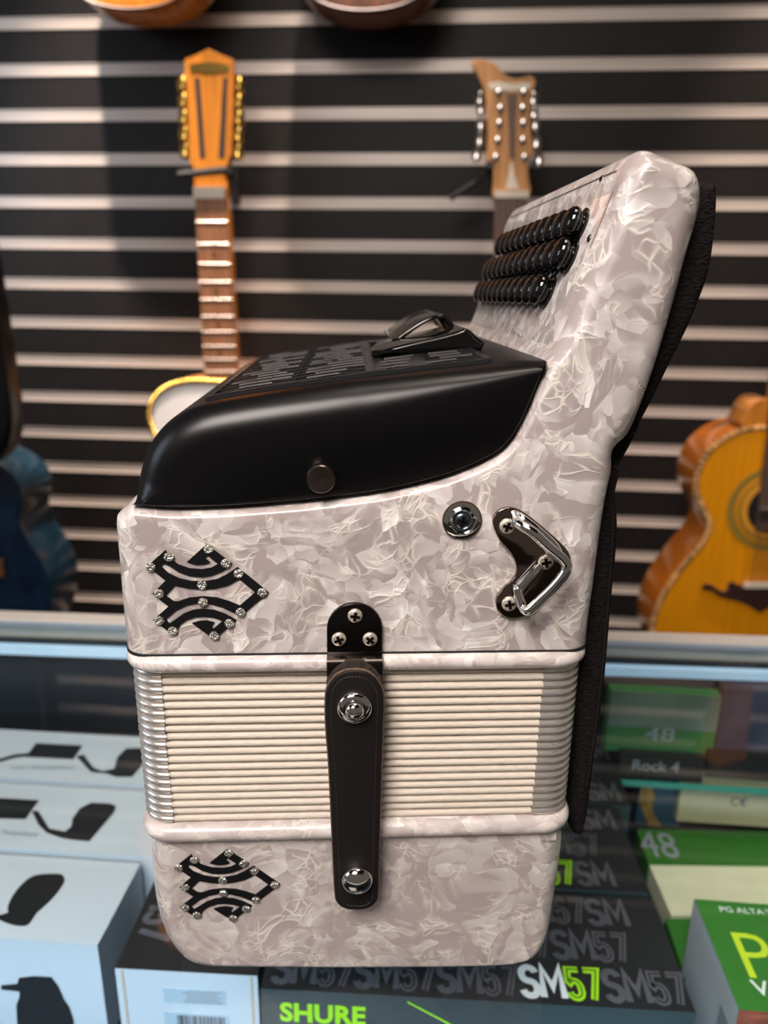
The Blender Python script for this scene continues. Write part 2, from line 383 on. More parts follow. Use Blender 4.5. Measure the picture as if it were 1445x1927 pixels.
# ================================================================== STRUCTURE
WY = 1.4915; S0 = 0.4517+H; PIT = .0762; STRIP = .0210
wx0, wx1 = -1.5, 1.6
gs = []
for k in range(-4, 18):
    zt = S0-PIT*(k-1)          # panel between strip k-1 bottom and strip k top
    z1 = zt; z0 = S0-PIT*k+STRIP
    gs.append(boxg(wx0, wx1, WY, WY+.02, z0, z1))
gs.append(boxg(wx0, wx1, WY+.019, WY+.03, S0-PIT*17, S0+PIT*5))
gs.append(boxg(wx0, wx1, WY, WY+.02, S0-PIT*17-.35, S0-PIT*17)); gs.append(boxg(wx0, wx1, WY, WY+.03, S0+PIT*5+STRIP, S0+PIT*5+.7))
V, Fc = join(*gs); me('wall_back', V, Fc, WALLB, kind='structure')
n = 0
for k in range(-4, 18):
    z = S0-PIT*k; n += 1
    # C-shaped aluminium insert lining the groove: back web, two lips and a thin middle ridge
    V, Fc = join(boxg(wx0, wx1, WY+.0012, WY+.004, z, z+STRIP), boxg(wx0, wx1, WY-.0015, WY+.004, z, z+.002),
                 boxg(wx0, wx1, WY-.0002, WY+.004, z+STRIP-.0015, z+STRIP), boxg(wx0, wx1, WY+.0006, WY+.004, z+.009, z+.0112))
    me('trim_%d' % n, V, Fc, ALU, kind='structure')
V, Fc = boxg(-2.6, 2.6, -2.2, WY+.05, -.92, -.9); me('floor', V, Fc, noisy(mat('dark_floor', (.06, .05, .045), .4), 4, .2), kind='structure')
V, Fc = boxg(-2.6, 2.6, -2.2, WY+.05, 2.3, 2.32); me('ceiling', V, Fc, mat('dark_ceiling', (.03, .028, .03), .8), kind='structure')
# ================================================================== DISPLAY CASE
cr_, sr_ = math.cos(CA), math.sin(CA)
case = empty('display_case', (0, .4, -.9), 'glass topped shop display case with aluminium back rail and cool light strip under the accordion', 'display case', CA)
def cl(x, y, z): return (x, y-.4, z+.9)
def cbox(name, x0, x1, y0, y1, z0, z1, m, **k):
    V, Fc = boxg(x0, x1, y0-.4, y1-.4, z0+.9, z1+.9); return me(name, V, Fc, m, case, **k)
CX0, CX1, CY0, CY1 = -1.0, 1.0, .12, .672
cbox('glass_top', CX0, CX1, CY0, CY1, -.006, 0, GLASS)
cbox('rear_rail', CX0, CX1, CY1, CY1+.020, -.016, .003, RAILM, label='brushed aluminium rear rail')
cbox('rail_edge', CX0, CX1, CY1-.010, CY1, -.0005, .0012, FRAMEB, label='painted blue grey rail edge')
cbox('light_strip', CX0, CX1, CY1-.017, CY1-.009, -.028, -.019, LED, label='glowing cool blue light strip')
cbox('back_panel', CX0, CX1, CY1-.006, CY1, -.62, -.016, DARKP)
cbox('side_panel', CX0-.01, CX0, CY0, CY1, -.88, 0, RAILM); cbox('side_panel', CX1, CX1+.01, CY0, CY1, -.88, 0, RAILM)
cbox('front_rail', CX0, CX1, CY0-.02, CY0, -.016, .003, RAILM)
cbox('front_panel', CX0, CX1, CY0-.02, CY0-.012, -.88, -.016, DARKP)
cbox('inner_shelf', CX0, CX1, CY0, CY1-.006, -.195, -.188, NAVY)
cbox('base', CX0, CX1, CY0, CY1, -.90, -.86, DARKP)
# ================================================================== ACCORDION
ao = ay_*DN
acn = empty('button_accordion', (ao[0], ao[1], 0), 'white pearloid button accordion standing on end on the glass counter', 'accordion', A)
LEN = .228
def am(name, g, m, parent=None, **k): return me(name, g[0], g[1], m, parent or acn, **k)
# treble body outline, measured on the near side
T = [(231, 1140), (224, 1060), (219, 1000), (218, 978), (224, 964), (243, 957), (300, 961), (350, 962), (430, 959), (500, 954), (580, 947), (650, 939),
     (720, 929), (790, 914), (850, 897), (900, 877), (940, 856), (965, 832), (985, 800), (1000, 768), (1018, 725), (1037, 683), (1062, 632), (1092, 560), (1118, 500), (1141, 440), (1161, 385), (1174, 335),
     (1184, 303), (1200, 285), (1218, 283), (1240, 292), (1275, 305), (1302, 320), (1315, 345), (1317, 375), (1310, 415), (1292, 475), (1264, 580), (1242, 655), (1226, 705), (1206, 760), (1182, 815),
     (1162, 850), (1151, 885), (1142, 925), (1130, 1000), (1117, 1100), (1108, 1160)]
def sil(x, y): return (x < 246 or (x > 1163 and not (x < 1180 and y < 400)) or (x > 1070 and y > 870))
gset = {(243, 957)} | {q for q in T if 290 < q[0] < 1040 and q[1] < 965}
def ydep(p): return 0.0 if (p in gset or p[1] > 1230) else (.009 if sil(*p) else .004)
T2 = [acc(x, y, ydep((x, y))) for x, y in T]
zcut = (acc(669, 1229.5)[1]+acc(669, 1259)[1])/2; XL, XR = acc(231, 1140, .009)[0], acc(1108, 1160, .009)[0]
T = T+[('r', 0), ('r', 1), ('b', 0), ('b', 1), ('b', 2), ('l', 1), ('l', 0)]
T2 = T2+[(XR, zcut+.002), (XR, zcut-.012), (XR*.5, zcut-.014), (0, zcut-.014), (XL*.5, zcut-.014), (XL, zcut-.012), (XL, zcut+.002)]
TP = [(x, max(z, zcut)) for x, z in smooth_closed(T2, 3)]
TR = [.3 if p in gset else 1.0 if isinstance(p[0], str) else (.55 if (p[1] < 700 and p[0] < 1200) else (.75 if p[1] < 330 else 1.0)) for p in T]
TR = [TR[i]*(1-k/3)+TR[(i+1) % len(TR)]*k/3 for i in range(len(TR)) for k in range(3)]
zs_ = min(p[1] for p in TP)
treble = am('treble_body', prism(TP, 0, LEN, .012, .012, 8, TR, clamp=(zcut, XL, XR)), PEARL, smooth=60)
# keyboard plane: line in XZ through the front ridge
k0 = np.array(acc(1062, 632, .004)); k1 = np.array(acc(1161, 385, .004)); kd = (k1-k0)/np.linalg.norm(k1-k0); kn = np.array([-kd[1], kd[0]])  # normal to the left/up
def kray(px, py, lift=0.0):      # hit on the keyboard face: (u along ridge, Y depth)
    d = ray(px, py); dx, dy, dz = d@ax_, d@ay_, d[2]; o = np.array([0, H]); p0 = k0+kn*lift
    t = ((p0-o)@kn)/(dx*kn[0]+dz*kn[1]); P = np.array([dx*t, dz*t+H]); return float((P-k0)@kd), float(dy*t-DN)
def kp(u, Y, lift=0.0): q = k0+kd*u+kn*lift; return (q[0], Y, q[1])
uv = [kray(1160, 325), kray(1152, 352), kray(1136, 338), kray(1113, 450), kray(1035, 385), kray(960, 405)]
utop = uv[0][0]
# raised key plate with rounded corners
ub, ut = kray(1062, 632)[0]-.02, utop
def plate(u0, u1, y0, y1, r, lift, th, n=6):
    ring = [(a, b) for a, b, _, _ in rrect(u0, u1, y0, y1, r, n)]; N = len(ring)
    V = [kp(a, b, lift) for a, b in ring]+[kp(a, b, lift+th*.8) for a, b in ring]+[kp((a-(u0+u1)/2)*(1-.012)+(u0+u1)/2, (b-(y0+y1)/2)*(1-.006)+(y0+y1)/2, lift+th) for a, b in ring]
    Fc = [(i, (i+1) % N, N+(i+1) % N, N+i) for i in range(N)]+[(N+i, N+(i+1) % N, 2*N+(i+1) % N, 2*N+i) for i in range(N)]+[tuple(range(2*N, 3*N))]
    return V, Fc
kb = am('keyboard_plate', plate(ub, ut, .012, LEN-.012, .008, -.0005, .0013), PEARL, smooth=30)
kdir = Vector((kn[0], 0, kn[1]))
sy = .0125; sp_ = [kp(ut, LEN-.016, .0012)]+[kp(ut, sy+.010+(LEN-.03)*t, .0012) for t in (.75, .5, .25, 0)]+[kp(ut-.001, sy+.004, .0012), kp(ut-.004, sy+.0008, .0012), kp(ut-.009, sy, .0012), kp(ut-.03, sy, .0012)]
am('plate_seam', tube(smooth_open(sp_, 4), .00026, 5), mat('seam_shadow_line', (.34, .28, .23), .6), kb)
rows = [((1097, 428), (959, 466), 11), ((1078, 485), (936, 513), 12), ((1036, 552), (919, 554), 11)]
bprof = [(.0076, 0), (.0076, .0007), (.0071, .0009), (.0052, .0010), (.0052, .0024), (.0062, .0028), (.0068, .0036), (.0068, .0048), (.0062, .0062), (.0050, .0072), (.0030, .0079), (.0008, .0081)]
bmesh0 = None
for (near, far, cnt) in rows:
    un, yn = kray(*near); uf, yf = kray(*far); um = (un+uf)/2
    for i in range(cnt):
        y = yn+(yf-yn)*i/(cnt-1); c = kp(un+(uf-un)*i/(cnt-1), y, .0012)
        if bmesh0 is None:
            bmesh0 = me('button', *lathe(bprof, (0, 0, 0), kdir, 28), BUTTON, kb, smooth=60); bmesh0.location = c; b0 = bmesh0
        else:
            b = b0.copy(); C.objects.link(b); b.parent = kb; b.location = c
print('rows', [(kray(*a), kray(*b)) for a, b, _ in rows], 'ub', ub, ut)
def screw(name, c, axis, r, m=None, parent=None, cross=True, label=None):
    ax = Vector(axis).normalized(); s = me(name, *lathe([(r, 0), (r, r*.18), (r*.85, r*.36), (r*.45, r*.46), (.0001, r*.48)], c, ax, 20), m or SCREW, parent or acn, smooth=50, label=label)
    if cross:
        u, v = frame(ax); a = random.uniform(0, 1.5); uu = u*math.cos(a)+v*math.sin(a); vv = -u*math.sin(a)+v*math.cos(a); V = []; Fc = []
        for p, q in ((uu, vv), (vv, uu)):
            n0 = len(V); cc = Vector(c)+ax*(r*.50+.00005)
            for sx, sy, h in ((-1, -1, 0), (1, -1, 0), (1, 1, 0), (-1, 1, 0)): V.append(tuple(cc+p*sx*r*.64+q*sy*r*.20))
            Fc.append((n0, n0+1, n0+2, n0+3))
        me('screw_slot', V, Fc, RECESS, s)
    return s
for px, py in ((1136, 338), (1113, 450)):
    u, y = kray(px, py); screw('screw', kp(u, y, .0008), kdir, .0016, DCHROME, kb)
# ---- grille cover
GB = [(243, 957), (300, 961), (350, 962), (430, 959), (500, 954), (580, 947), (650, 939), (720, 929), (790, 914), (850, 897), (900, 877), (940, 856), (965, 832), (985, 800), (1000, 768), (1018, 725), (1037, 682)]
GT = [(1000, 684), (950, 689), (900, 695), (850, 700), (800, 706), (750, 712), (700, 718), (650, 724), (600, 731), (550, 738), (500, 745), (450, 753), (400, 762), (355, 774), (318, 792), (288, 818), (265, 850), (251, 890), (244, 925)]
gpts = smooth_open(accs(GB), 3)+smooth_open([acc(1037, 682)]+accs(GT)+[acc(243, 957)], 3)[1:-1]
nb = (len(GB)-1)*3+1; rad = []
nt_ = len(gpts)-nb
for i in range(len(gpts)):
    if i < nb: rad.append(.12)
    else: t = (i-nb)/nt_; rad.append(.25+.75*min(1, t/.35) if t < .93 else .12+.88*(1-t)/.07)
GY0 = .0015
grille = am('grille_cover', prism(gpts, GY0, LEN-.004, .014, .008, 8, rad), BLACKG, smooth=60)
# fretwork on the grille's upper face
top = [acc(1037, 682)]+accs(GT); tops = smooth_open(top, 4)
tl = [0.0]
for i in range(1, len(tops)): tl.append(tl[-1]+math.dist(tops[i], tops[i-1]))
def ts(s, y, h):
    s = max(0, min(tl[-1]-1e-6, s)); i = max(j for j in range(len(tl)) if tl[j] <= s); i = min(i, len(tl)-2); f = (s-tl[i])/(tl[i+1]-tl[i])
    p = np.array(tops[i])*(1-f)+np.array(tops[i+1])*f; d = np.array(tops[i+1])-np.array(tops[i]); d = d/np.linalg.norm(d); nn = np.array([d[1], -d[0]])
    if nn[1] < 0 and s < tl[-1]*.8: nn = -nn
    q = p+nn*h; return (q[0], y, q[1])
def s_at(px):
    X = acc(px, 730)[0]; j = min(range(len(tops)), key=lambda i: abs(tops[i][0]-X)); return tl[j]
def bar(s0, y0, s1, y1, wd, h0, h1):
    n_ = max(2, int(abs(s1-s0)/.006)+1); dx, dy = s1-s0, y1-y0; l = math.hypot(dx, dy) or 1; px_, py_ = -dy/l*wd/2, dx/l*wd/2; V = []; Fc = []
    for k in range(n_+1):
        t = k/n_; s, y = s0+dx*t, y0+dy*t
        V += [ts(s+px_, y+py_, h0), ts(s+px_, y+py_, h1), ts(s-px_, y-py_, h1), ts(s-px_, y-py_, h0)]
    for k in range(n_):
        b = k*4
        for q in range(4): Fc.append((b+q, b+(q+1) % 4, b+4+(q+1) % 4, b+4+q))
    Fc += [(0, 1, 2, 3), (n_*4, n_*4+1, n_*4+2, n_*4+3)]
    return V, Fc
sA, sB = s_at(935), s_at(378); s1_, s2_ = s_at(803), s_at(715); Y0f, Y1f = .020, LEN-.02; gs = []
for y in (Y0f, Y1f): gs.append(bar(sA, y, sB, y, .0025, -.0008, .0016))
for s in (sA, sB): gs.append(bar(s, Y0f, s, Y1f, .0030, -.0008, .0016))
for s in (s1_, s2_): gs.append(bar(s, Y0f, s, Y1f, .0085, -.0008, .0018))
cells = [(sA, s1_), (s1_, s2_)]; q = s2_
while q < sB-.012: cells.append((q, min(q+.034, sB))); q += .034
rods = []
for ci, (a, b) in enumerate(cells):
    y = Y0f+.003; sg = 1 if ci % 2 else -1
    while y < Y1f-.010:
        m_ = a+(b-a)*random.uniform(.35, .65)
        gs.append(bar(a, y, m_, y+.0065, .0019, -.0008, .0016)); gs.append(bar(m_, y+.0065, b, y+.0010, .0019, -.0008, .0016))
        q0 = random.uniform(.003, .010); rods.append(tube([ts(m_-q0, y+.0065, .0012), ts(m_+.001, y+.0065, .0012), ts(m_+.014-q0, y+.0065, .0012)], .0012, 8))
        if random.random() < .35: rods.append(tube([ts(a+.003, y+.0088, .001), ts(a+.003+(b-a)*.4, y+.0088, .001)], .0013, 8))
        if random.random() < .35: rods.append(tube([ts(b-(b-a)*.42, y+.0060, .001), ts(b-.003, y+.0060, .001)], .0013, 8))
        y += .0125
am('fretwork_rods', join(*rods), mat('fretwork_rod_black', (.008, .008, .010), .42, 0, .4), grille, smooth=60)
fret = am('fretwork', join(*gs), mat('fretwork_black', (.018, .018, .020), .22, 0, .6), grille)
# switch housing arch behind, and its low ramp
def profile_at(pts, Y): return smooth_open(accs(pts, Y), 4)
hb = accs([(905, 662), (700, 668)], .075)
am('palm_ramp', prism(profile_at([(700, 664), (760, 648), (820, 635), (860, 624), (876, 618), (888, 624), (900, 636), (914, 645)], .075)+[hb[0], hb[1]], .075, .135, .002, .002), BLACKGL, grille, smooth=50)
o1 = accs([(738, 642), (765, 622), (795, 603), (822, 593), (836, 592), (848, 602), (864, 624)], .115)
i1 = accs([(757, 639), (775, 625), (800, 609), (820, 600), (832, 600), (840, 608), (855, 627)], .115)
am('switch_arch', prism(smooth_open(o1, 4)+smooth_open(i1, 4)[::-1], .115, .205, .0012, .0012, 3), BLACKGL, grille, smooth=50)
# knurled thumb screw
kx, kz = acc(604, 899)
am('grille_thumb_screw', lathe([(.0056, 0), (.0058, .0004), (.0058, .0042), (.0054, .0048), (.0050, .0048), (.0002, .0040)], (kx, .0018, kz), (0, -1, 0), 40), noisy(mat('knurled_dark_metal', (.16, .13, .12), .28, 1), 40, .5), smooth=30, label='knurled dark metal thumb screw')
# ---- rims
def zpx(py, px=669): return acc(px, py)[1]
xl, xr = acc(237, 1245, .008)[0], acc(1102, 1236, .008)[0]
def rim(name, zc, hh):
    prof = [(math.cos(t)*.0042-.0042, zc+math.sin(t)*hh) for t in [PI/2-PI*k/12 for k in range(13)]]
    prof = [(-.012, zc+hh)]+prof+[(-.012, zc-hh)]
    return am(name, sweep_ring(rrect(xl, xr, -.0042, LEN+.002, .016, 10), prof), RIM, smooth=60)
zt0, zt1 = zpx(1229.5), zpx(1259); zb0, zb1 = zpx(1544), zpx(1573)
rim('upper_bellows_rim', (zt0+zt1)/2, (zt0-zt1)/2); rim('lower_bellows_rim', (zb0+zb1)/2, (zb0-zb1)/2)
# thin dark felt gap under the treble body
am('felt_gasket', sweep_ring(rrect(XL-.0004, XR+.0004, -.0006, LEN+.0004, .0125, 8), [(-.01, zt0+.0007), (0, zt0+.0007), (0, zt0-.0006), (-.01, zt0-.0006)]), RUBBER)
# ---- bellows: 20 folds
NF = 20; bz0, bz1 = zb0, zt1; fh = (bz1-bz0)/NF; bx0, bx1 = acc(256, 1300, .010)[0]-.0003, acc(1084, 1300, .010)[0]
by0, by1 = .0005, LEN-.004; path = rrect(bx0, bx1, by0, by1, .013, 8); gs = []
def fprof(z, o_, grow=0):
    return [(-.0035, z), ]+[(math.cos(t)*(.0026+grow)-.0026+o_, z+fh/2+math.sin(t)*(fh/2)*.96) for t in [-PI/2+PI*k/8 for k in range(9)]]+[(-.0035, z+fh)]
for k in range(NF): gs.append(sweep_ring(path, fprof(bz0+k*fh, random.uniform(-.0002, .0002))))
bel = am('bellows', join(*gs), CREAM, smooth=60)
am('bellows_core', boxg(bx0+.004, bx1-.004, by0+.004, by1-.004, bz0-.002, bz1+.002), CREAM, bel)
g = .0125
for side in (0, 1):              # near left corner, near right corner
    arc = path[2*9:3*9] if side == 0 else path[3*9:4*9]
    for k in range(NF):
        z = bz0+k*fh; j_ = random.uniform(-.0004, .0004)
        if side == 0: pth = [(bx0, by0+.013+.016, -1, 0)]+arc+[(bx0+.013+.0015+j_, by0, 0, -1)]
        else: pth = [(bx1-.013-.0060+j_, by0, 0, -1)]+arc+[(bx1, by0+.013+.016, 1, 0)]
        am('corner_guard', sweep_ring(pth, fprof(z+.0001, .00035, .0004), False), SILV, bel, smooth=60, label='silver metal bellows corner guard' if k == 0 else None)
# ---- bass body
B = [(300, 1556), (285, 1588), (284, 1610), (287, 1680), (295, 1735), (306, 1772), (324, 1802), (350, 1826), (385, 1837), (450, 1840), (700, 1840), (900, 1837), (970, 1832), (1004, 1820), (1026, 1795), (1038, 1755), (1046, 1700), (1055, 1640), (1057, 1590), (1042, 1556)]
BP = accs(B, .006); zmin = min(p[1] for p in BP); BP = [(x, z-zmin) for x, z in BP]
bot = [p for p in BP]
BPs = smooth_open(BP, 4)
zm2 = min(p[1] for p in BPs); BPs = [(x, max(z, 0)) for x, z in BPs]
zs_ = max(p[1] for p in BPs)
am('bass_body', prism(BPs, 0, LEN, .012, .012, 8, [.45+.55*min(1, p[1]/.03) for p in BPs]), PEARL2, smooth=60)
# ---- emblems
EO = [(385, 187), (402, 225), (425, 252), (470, 282), (540, 306), (620, 312), (680, 302), (725, 277), (658, 224), (638, 240), (672, 266), (640, 280), (580, 283), (523, 265), (650, 150), (815, 275), (785, 303), (745, 328), (690, 350), (620, 362), (545, 357), (470, 330), (410, 290), (375, 275), (355, 290),
      (400, 335), (470, 370), (550, 388), (640, 390), (720, 375), (780, 345), (850, 298), (1050, 460), (868, 617), (830, 595), (760, 560), (680, 537), (600, 530), (520, 545), (450, 580), (387, 635), (410, 662), (445, 640), (500, 600), (560, 575), (620, 567), (700, 575), (770, 600), (843, 640), (700, 765), (557, 660), (600, 647), (650, 643), (700, 655), (680, 683), (695, 697), (755, 645), (700, 625), (640, 617), (580, 620), (520, 640), (480, 670), (462, 705), (440, 740), (305, 640), (405, 552), (300, 470), (385, 385), (268, 290)]
EH = [(862, 375), (965, 460), (865, 547), (800, 520), (720, 495), (630, 487), (540, 495), (465, 520), (437, 518), (385, 482), (445, 417), (530, 435), (620, 443), (700, 437), (790, 415)]
ES = [(408, 232), (290, 296), (665, 180), (775, 272), (858, 338), (1010, 460), (622, 412), (344, 468), (628, 524), (870, 588), (798, 660), (346, 642), (700, 740), (432, 708)]
cv = lambda L_: accs([(200+x*.2907, 980+y*.2907) for x, y in L_])
eo, eh, es = cv(EO), cv(EH), cv(ES)
t0 = acc(505, 1113.7); t1 = acc(527, 1662.8); l0 = acc(277, 1066); l1 = acc(329.5, 1624.7); tp0 = acc(389, 1023.6); tp1 = acc(425.5, 1594.8); b0_ = acc(403, 1202); b1_ = acc(440.5, 1728.6)
sx_ = (t1[0]-l1[0])/(t0[0]-l0[0]); sz_ = (tp1[1]-b1_[1])/(tp0[1]-b0_[1]); print('emblem scale', sx_, sz_)
for n_, (dx, dz, sx, sz, lab) in enumerate([(0, 0, 1, 1, 'black cut out emblem with rhinestones on the upper body'), (1, 1, sx_, sz_, 'black cut out emblem with rhinestones on the lower body')]):
    if n_ == 0: f = lambda p: p
    else: f = lambda p: (t1[0]+(p[0]-t0[0])*sx_, t1[1]+(p[1]-t0[1])*sz_-(0 if True else 0))
    e_ = am('emblem', prism([f(p) for p in eo], -.0006, .0004, 0, 0, holes=[[f(p) for p in eh]]), EMB, label=lab)
    for p in es:
        x, z = f(p); am('rhinestone', lathe([(.0021, 0), (.0021, .0004), (.0015, .0008), (.0013, .00085), (.0001, .00075)], (x, -.0006, z), (0, -1, 0), 10), STONE, e_)
# ---- strap bracket (black nickel) bent over the rim
bl = [acc(x, y) for x, y in ((615, 1175), (719, 1175))]; xa, xb = bl[0][0], bl[1][0]; xc = (xa+xb)/2; hw = (xb-xa)/2
ztop = zpx(1132); pts = []
zb_ = ztop-hw
P2 = [(xc+hw*math.cos(t), zb_+hw*math.sin(t)) for t in [PI*k/16 for k in range(17)]]
zlow = zpx(1224)
am('strap_bracket', join(prism([(xb, zlow)]+P2[0:]+[(xa, zlow)], -.0022, -.0004, .0006, 0, 3),
   ), BPLATE, smooth=40, label='black nickel bracket with rounded top')
sb = []
zr = zt1
ctrl = [(-.0016, zlow+.0014), (-.0020, zlow+.0004), (-.0052, zlow-.0004), (-.0072, zlow-.0012), (-.0076, zlow-.0026), (-.0076, zr+.0012), (-.0072, zr-.0002), (-.0060, zr-.0010), (-.0056, zr-.004), (-.0056, zpx(1330))]
cs = smooth_open(ctrl, 4); V = []; Fc = []
for i, (y, z) in enumerate(cs): V += [(xa, y, z), (xb, y, z), (xb, y+.0012, z), (xa, y+.0012, z)]
for i in range(len(cs)-1):
    for q in range(4): Fc.append((i*4+q, i*4+(q+1) % 4, i*4+4+(q+1) % 4, i*4+4+q))
br = am('bracket_bend', (V, Fc), mat('brushed_black_nickel', (.13, .11, .10), .22, 1), smooth=50)
for px, py in ((668, 1154), (638, 1198), (696, 1198)):
    x, z = acc(px, py); screw('screw', (x, -.0022, z), (0, -1, 0), .0032)
# ---- leather strap with its folded loop
ys = -.0100
SO = [(612, 1318), (616, 1295), (628, 1277), (646, 1266), (667, 1263), (689, 1266), (706, 1277), (718, 1295), (722, 1318), (720, 1380), (716, 1500), (713, 1600), (711, 1680), (706, 1700), (690, 1711), (670, 1713), (650, 1711), (635, 1700), (630, 1680), (626, 1600), (619, 1450), (613, 1370)]
so = smooth_closed(accs(SO, ys), 3)
strap = am('leather_strap', prism(so, ys, ys+.0026, .0007, .0004, 3), LEATHER, smooth=50, label='black leather bellows strap')
nn = normals2(so); ed = [(so[i][0]-nn[i][0]*.0004, so[i][1]-nn[i][1]*.0004) for i in range(len(so))]
am('strap_edge', prism(ed, ys+.0009, ys+.0024), TAN, strap, label='raw tan leather edge')
ins = [(so[i][0]+nn[i][0]*.0026, so[i][1]+nn[i][1]*.0026) for i in range(len(so))]
st = []; dl = 0
for i in range(len(ins)):
    a_, b_ = np.array(ins[i]), np.array(ins[(i+1) % len(ins)]); l = np.linalg.norm(b_-a_); m_ = max(1, round(l/.0021))
    for k in range(m_):
        p, q = a_+(b_-a_)*(k+.15)/m_, a_+(b_-a_)*(k+.75)/m_; st.append(tube([(p[0], ys-.0001, p[1]), (q[0], ys-.0001, q[1])], .00022, 4))
am('stitching', join(*st), THREAD, strap, kind='stuff')
lc = acc(667, 1302, ys); lr = acc(720, 1302, ys)[0]-lc[0]
arc = [(lc[0]+lr*1.01*math.cos(t), lc[1]+.0020+lr*1.01*math.sin(t)) for t in [PI*k/20 for k in range(21)]]
inn = [(lc[0]+lr*.80*math.cos(t), lc[1]-.001+lr*.80*math.sin(t)) for t in [PI*k/20 for k in range(21)]]
am('strap_loop', prism(arc+inn[::-1], ys+.0022, -.0060, .001, .001, 3), noisy(mat('suede_loop', (.035, .024, .02), .9), 700, .5, .8, .0008), strap, smooth=50, label='folded suede loop behind the strap')
x, z = acc(667, 1331, ys)
sn = am('snap_stud', lathe([(.0076, 0), (.0077, .0008), (.0072, .0018), (.0060, .0026), (.0052, .0028), (.0046, .0022), (.0043, .0016), (.0042, .0026), (.0036, .0044), (.0022, .0054), (.0002, .0058)], (x, ys, z), (0, -1, 0), 36), CHROME, strap, smooth=50, label='chrome snap stud')
x, z = acc(672, 1652, ys)
am('snap_stud', lathe([(.0070, 0), (.0073, .0012), (.0071, .0024), (.0062, .0038), (.0044, .0050), (.0022, .0057), (.0002, .0059)], (x, ys, z), (0, -1, 0), 36), CHROME, strap, smooth=50, label='domed chrome snap stud')
am('stud_post', lathe([(.0035, 0), (.0035, .0085)], (x, -.0004, z), (0, -1, 0), 16), DCHROME, strap)
# ---- round microphone socket
x, z = acc(869, 978)
sk = am('jack_socket', lathe([(.0080, 0), (.0080, .0007), (.0070, .0012), (.0060, .0014), (.0058, .0030), (.0052, .0034), (.0046, .0030), (.0042, .0012), (.0002, .0010)], (x, 0, z), (0, -1, 0), 36), CHROME, smooth=40, label='round chrome socket with a screw inside')
am('socket_washer', lathe([(.0082, 0), (.0082, .0006), (.0062, .0008), (.0062, 0)], (x, -.0002, z), (0, -1, 0), 36), mat('worn_brass', (.34, .26, .18), .3, 1), sk)
screw('socket_screw', (x, -.0012, z), (0, -1, 0), .0038, BLUEZ, sk)
# ---- strap ring bracket
BR = [(926, 985), (928, 970), (938, 958), (954, 953), (972, 956), (990, 966), (1020, 990), (1050, 1016), (1066, 1034), (1072, 1052), (1066, 1076), (1048, 1100), (1020, 1130), (1000, 1150), (980, 1159), (958, 1161), (940, 1153), (932, 1138), (934, 1120), (946, 1104), (962, 1090), (970, 1074), (968, 1056), (956, 1036), (938, 1014)]
rb = am('strap_ring_bracket', prism(smooth_closed(accs(BR), 3), -.0020, 0, .0006, 0, 3), mat('mirror_dark_nickel', (.30, .24, .21), .06, 1), smooth=50, label='dark mirror metal bracket')
for px, py in ((952, 987), (1024, 1054), (956, 1132)):
    x, z = acc(px, py); screw('screw', (x, -.0020, z), (0, -1, 0), .0033, None, rb)
def a3(px, py, Y): x, z = acc(px, py, Y); return (x, Y, z)
ring = [a3(968, 968, -.002), a3(976, 985, -.008), a3(1000, 1000, -.012), a3(1030, 1028, -.013), a3(1058, 1052, -.013), a3(1066, 1066, -.013), a3(1060, 1082, -.013), a3(1040, 1106, -.012), a3(1015, 1130, -.011), a3(995, 1148, -.010), a3(984, 1142, -.007), a3(974, 1112, -.004), a3(978, 1104, -.0035), a3(1000, 1080, -.0035), a3(1016, 1062, -.003)]
am('strap_ring', tube(smooth_open(ring, 6), .0022, 12), CHROME, rb, smooth=60, label='bent chrome wire strap ring')
ring2 = [a3(970, 968, -.002), a3(984, 976, -.006), a3(1012, 998, -.008), a3(1040, 1024, -.0085), a3(1050, 1040, -.008)]
am('strap_ring', tube(smooth_open(ring2, 6), .0018, 10), CHROME, rb, smooth=60)
# ---- padded shoulder strap behind
U = [(1300, 345), (1318, 338), (1338, 338), (1353, 343), (1356, 360), (1355, 400), (1348, 470), (1338, 520), (1322, 565), (1298, 622), (1268, 682), (1240, 740), (1210, 797), (1182, 843), (1165, 866), (1152, 880), (1142, 872), (1175, 810), (1215, 700), (1250, 580), (1280, 450), (1298, 380)]
am('shoulder_strap', prism(smooth_closed(accs(U, .016), 3), .016, .075, .005, .005, 4), CLOTH, smooth=60, label='black knit padding behind the keyboard')
Lw = [(1142, 880), (1152, 876), (1160, 905), (1163, 945), (1168, 985), (1165, 1050), (1157, 1130), (1151, 1200), (1143, 1290), (1131, 1380), (1119, 1470), (1110, 1540), (1101, 1572), (1087, 1580), (1076, 1566), (1072, 1535), (1076, 1480), (1080, 1400), (1078, 1300), (1086, 1230), (1100, 1100), (1120, 980)]
ls = am('shoulder_strap', prism(smooth_closed(accs(Lw, .016), 3), .016, .070, .006, .006, 4), CLOTH, smooth=60, label='black padded strap hanging down the right side')
sm = [(*a3(px, py, .0162),) for px, py in ((1150, 930), (1153, 985), (1148, 1080), (1140, 1180), (1130, 1290), (1116, 1400), (1104, 1480))]
am('seam_piping', tube(smooth_open(sm, 4), .0007, 6), LEATHER, ls)
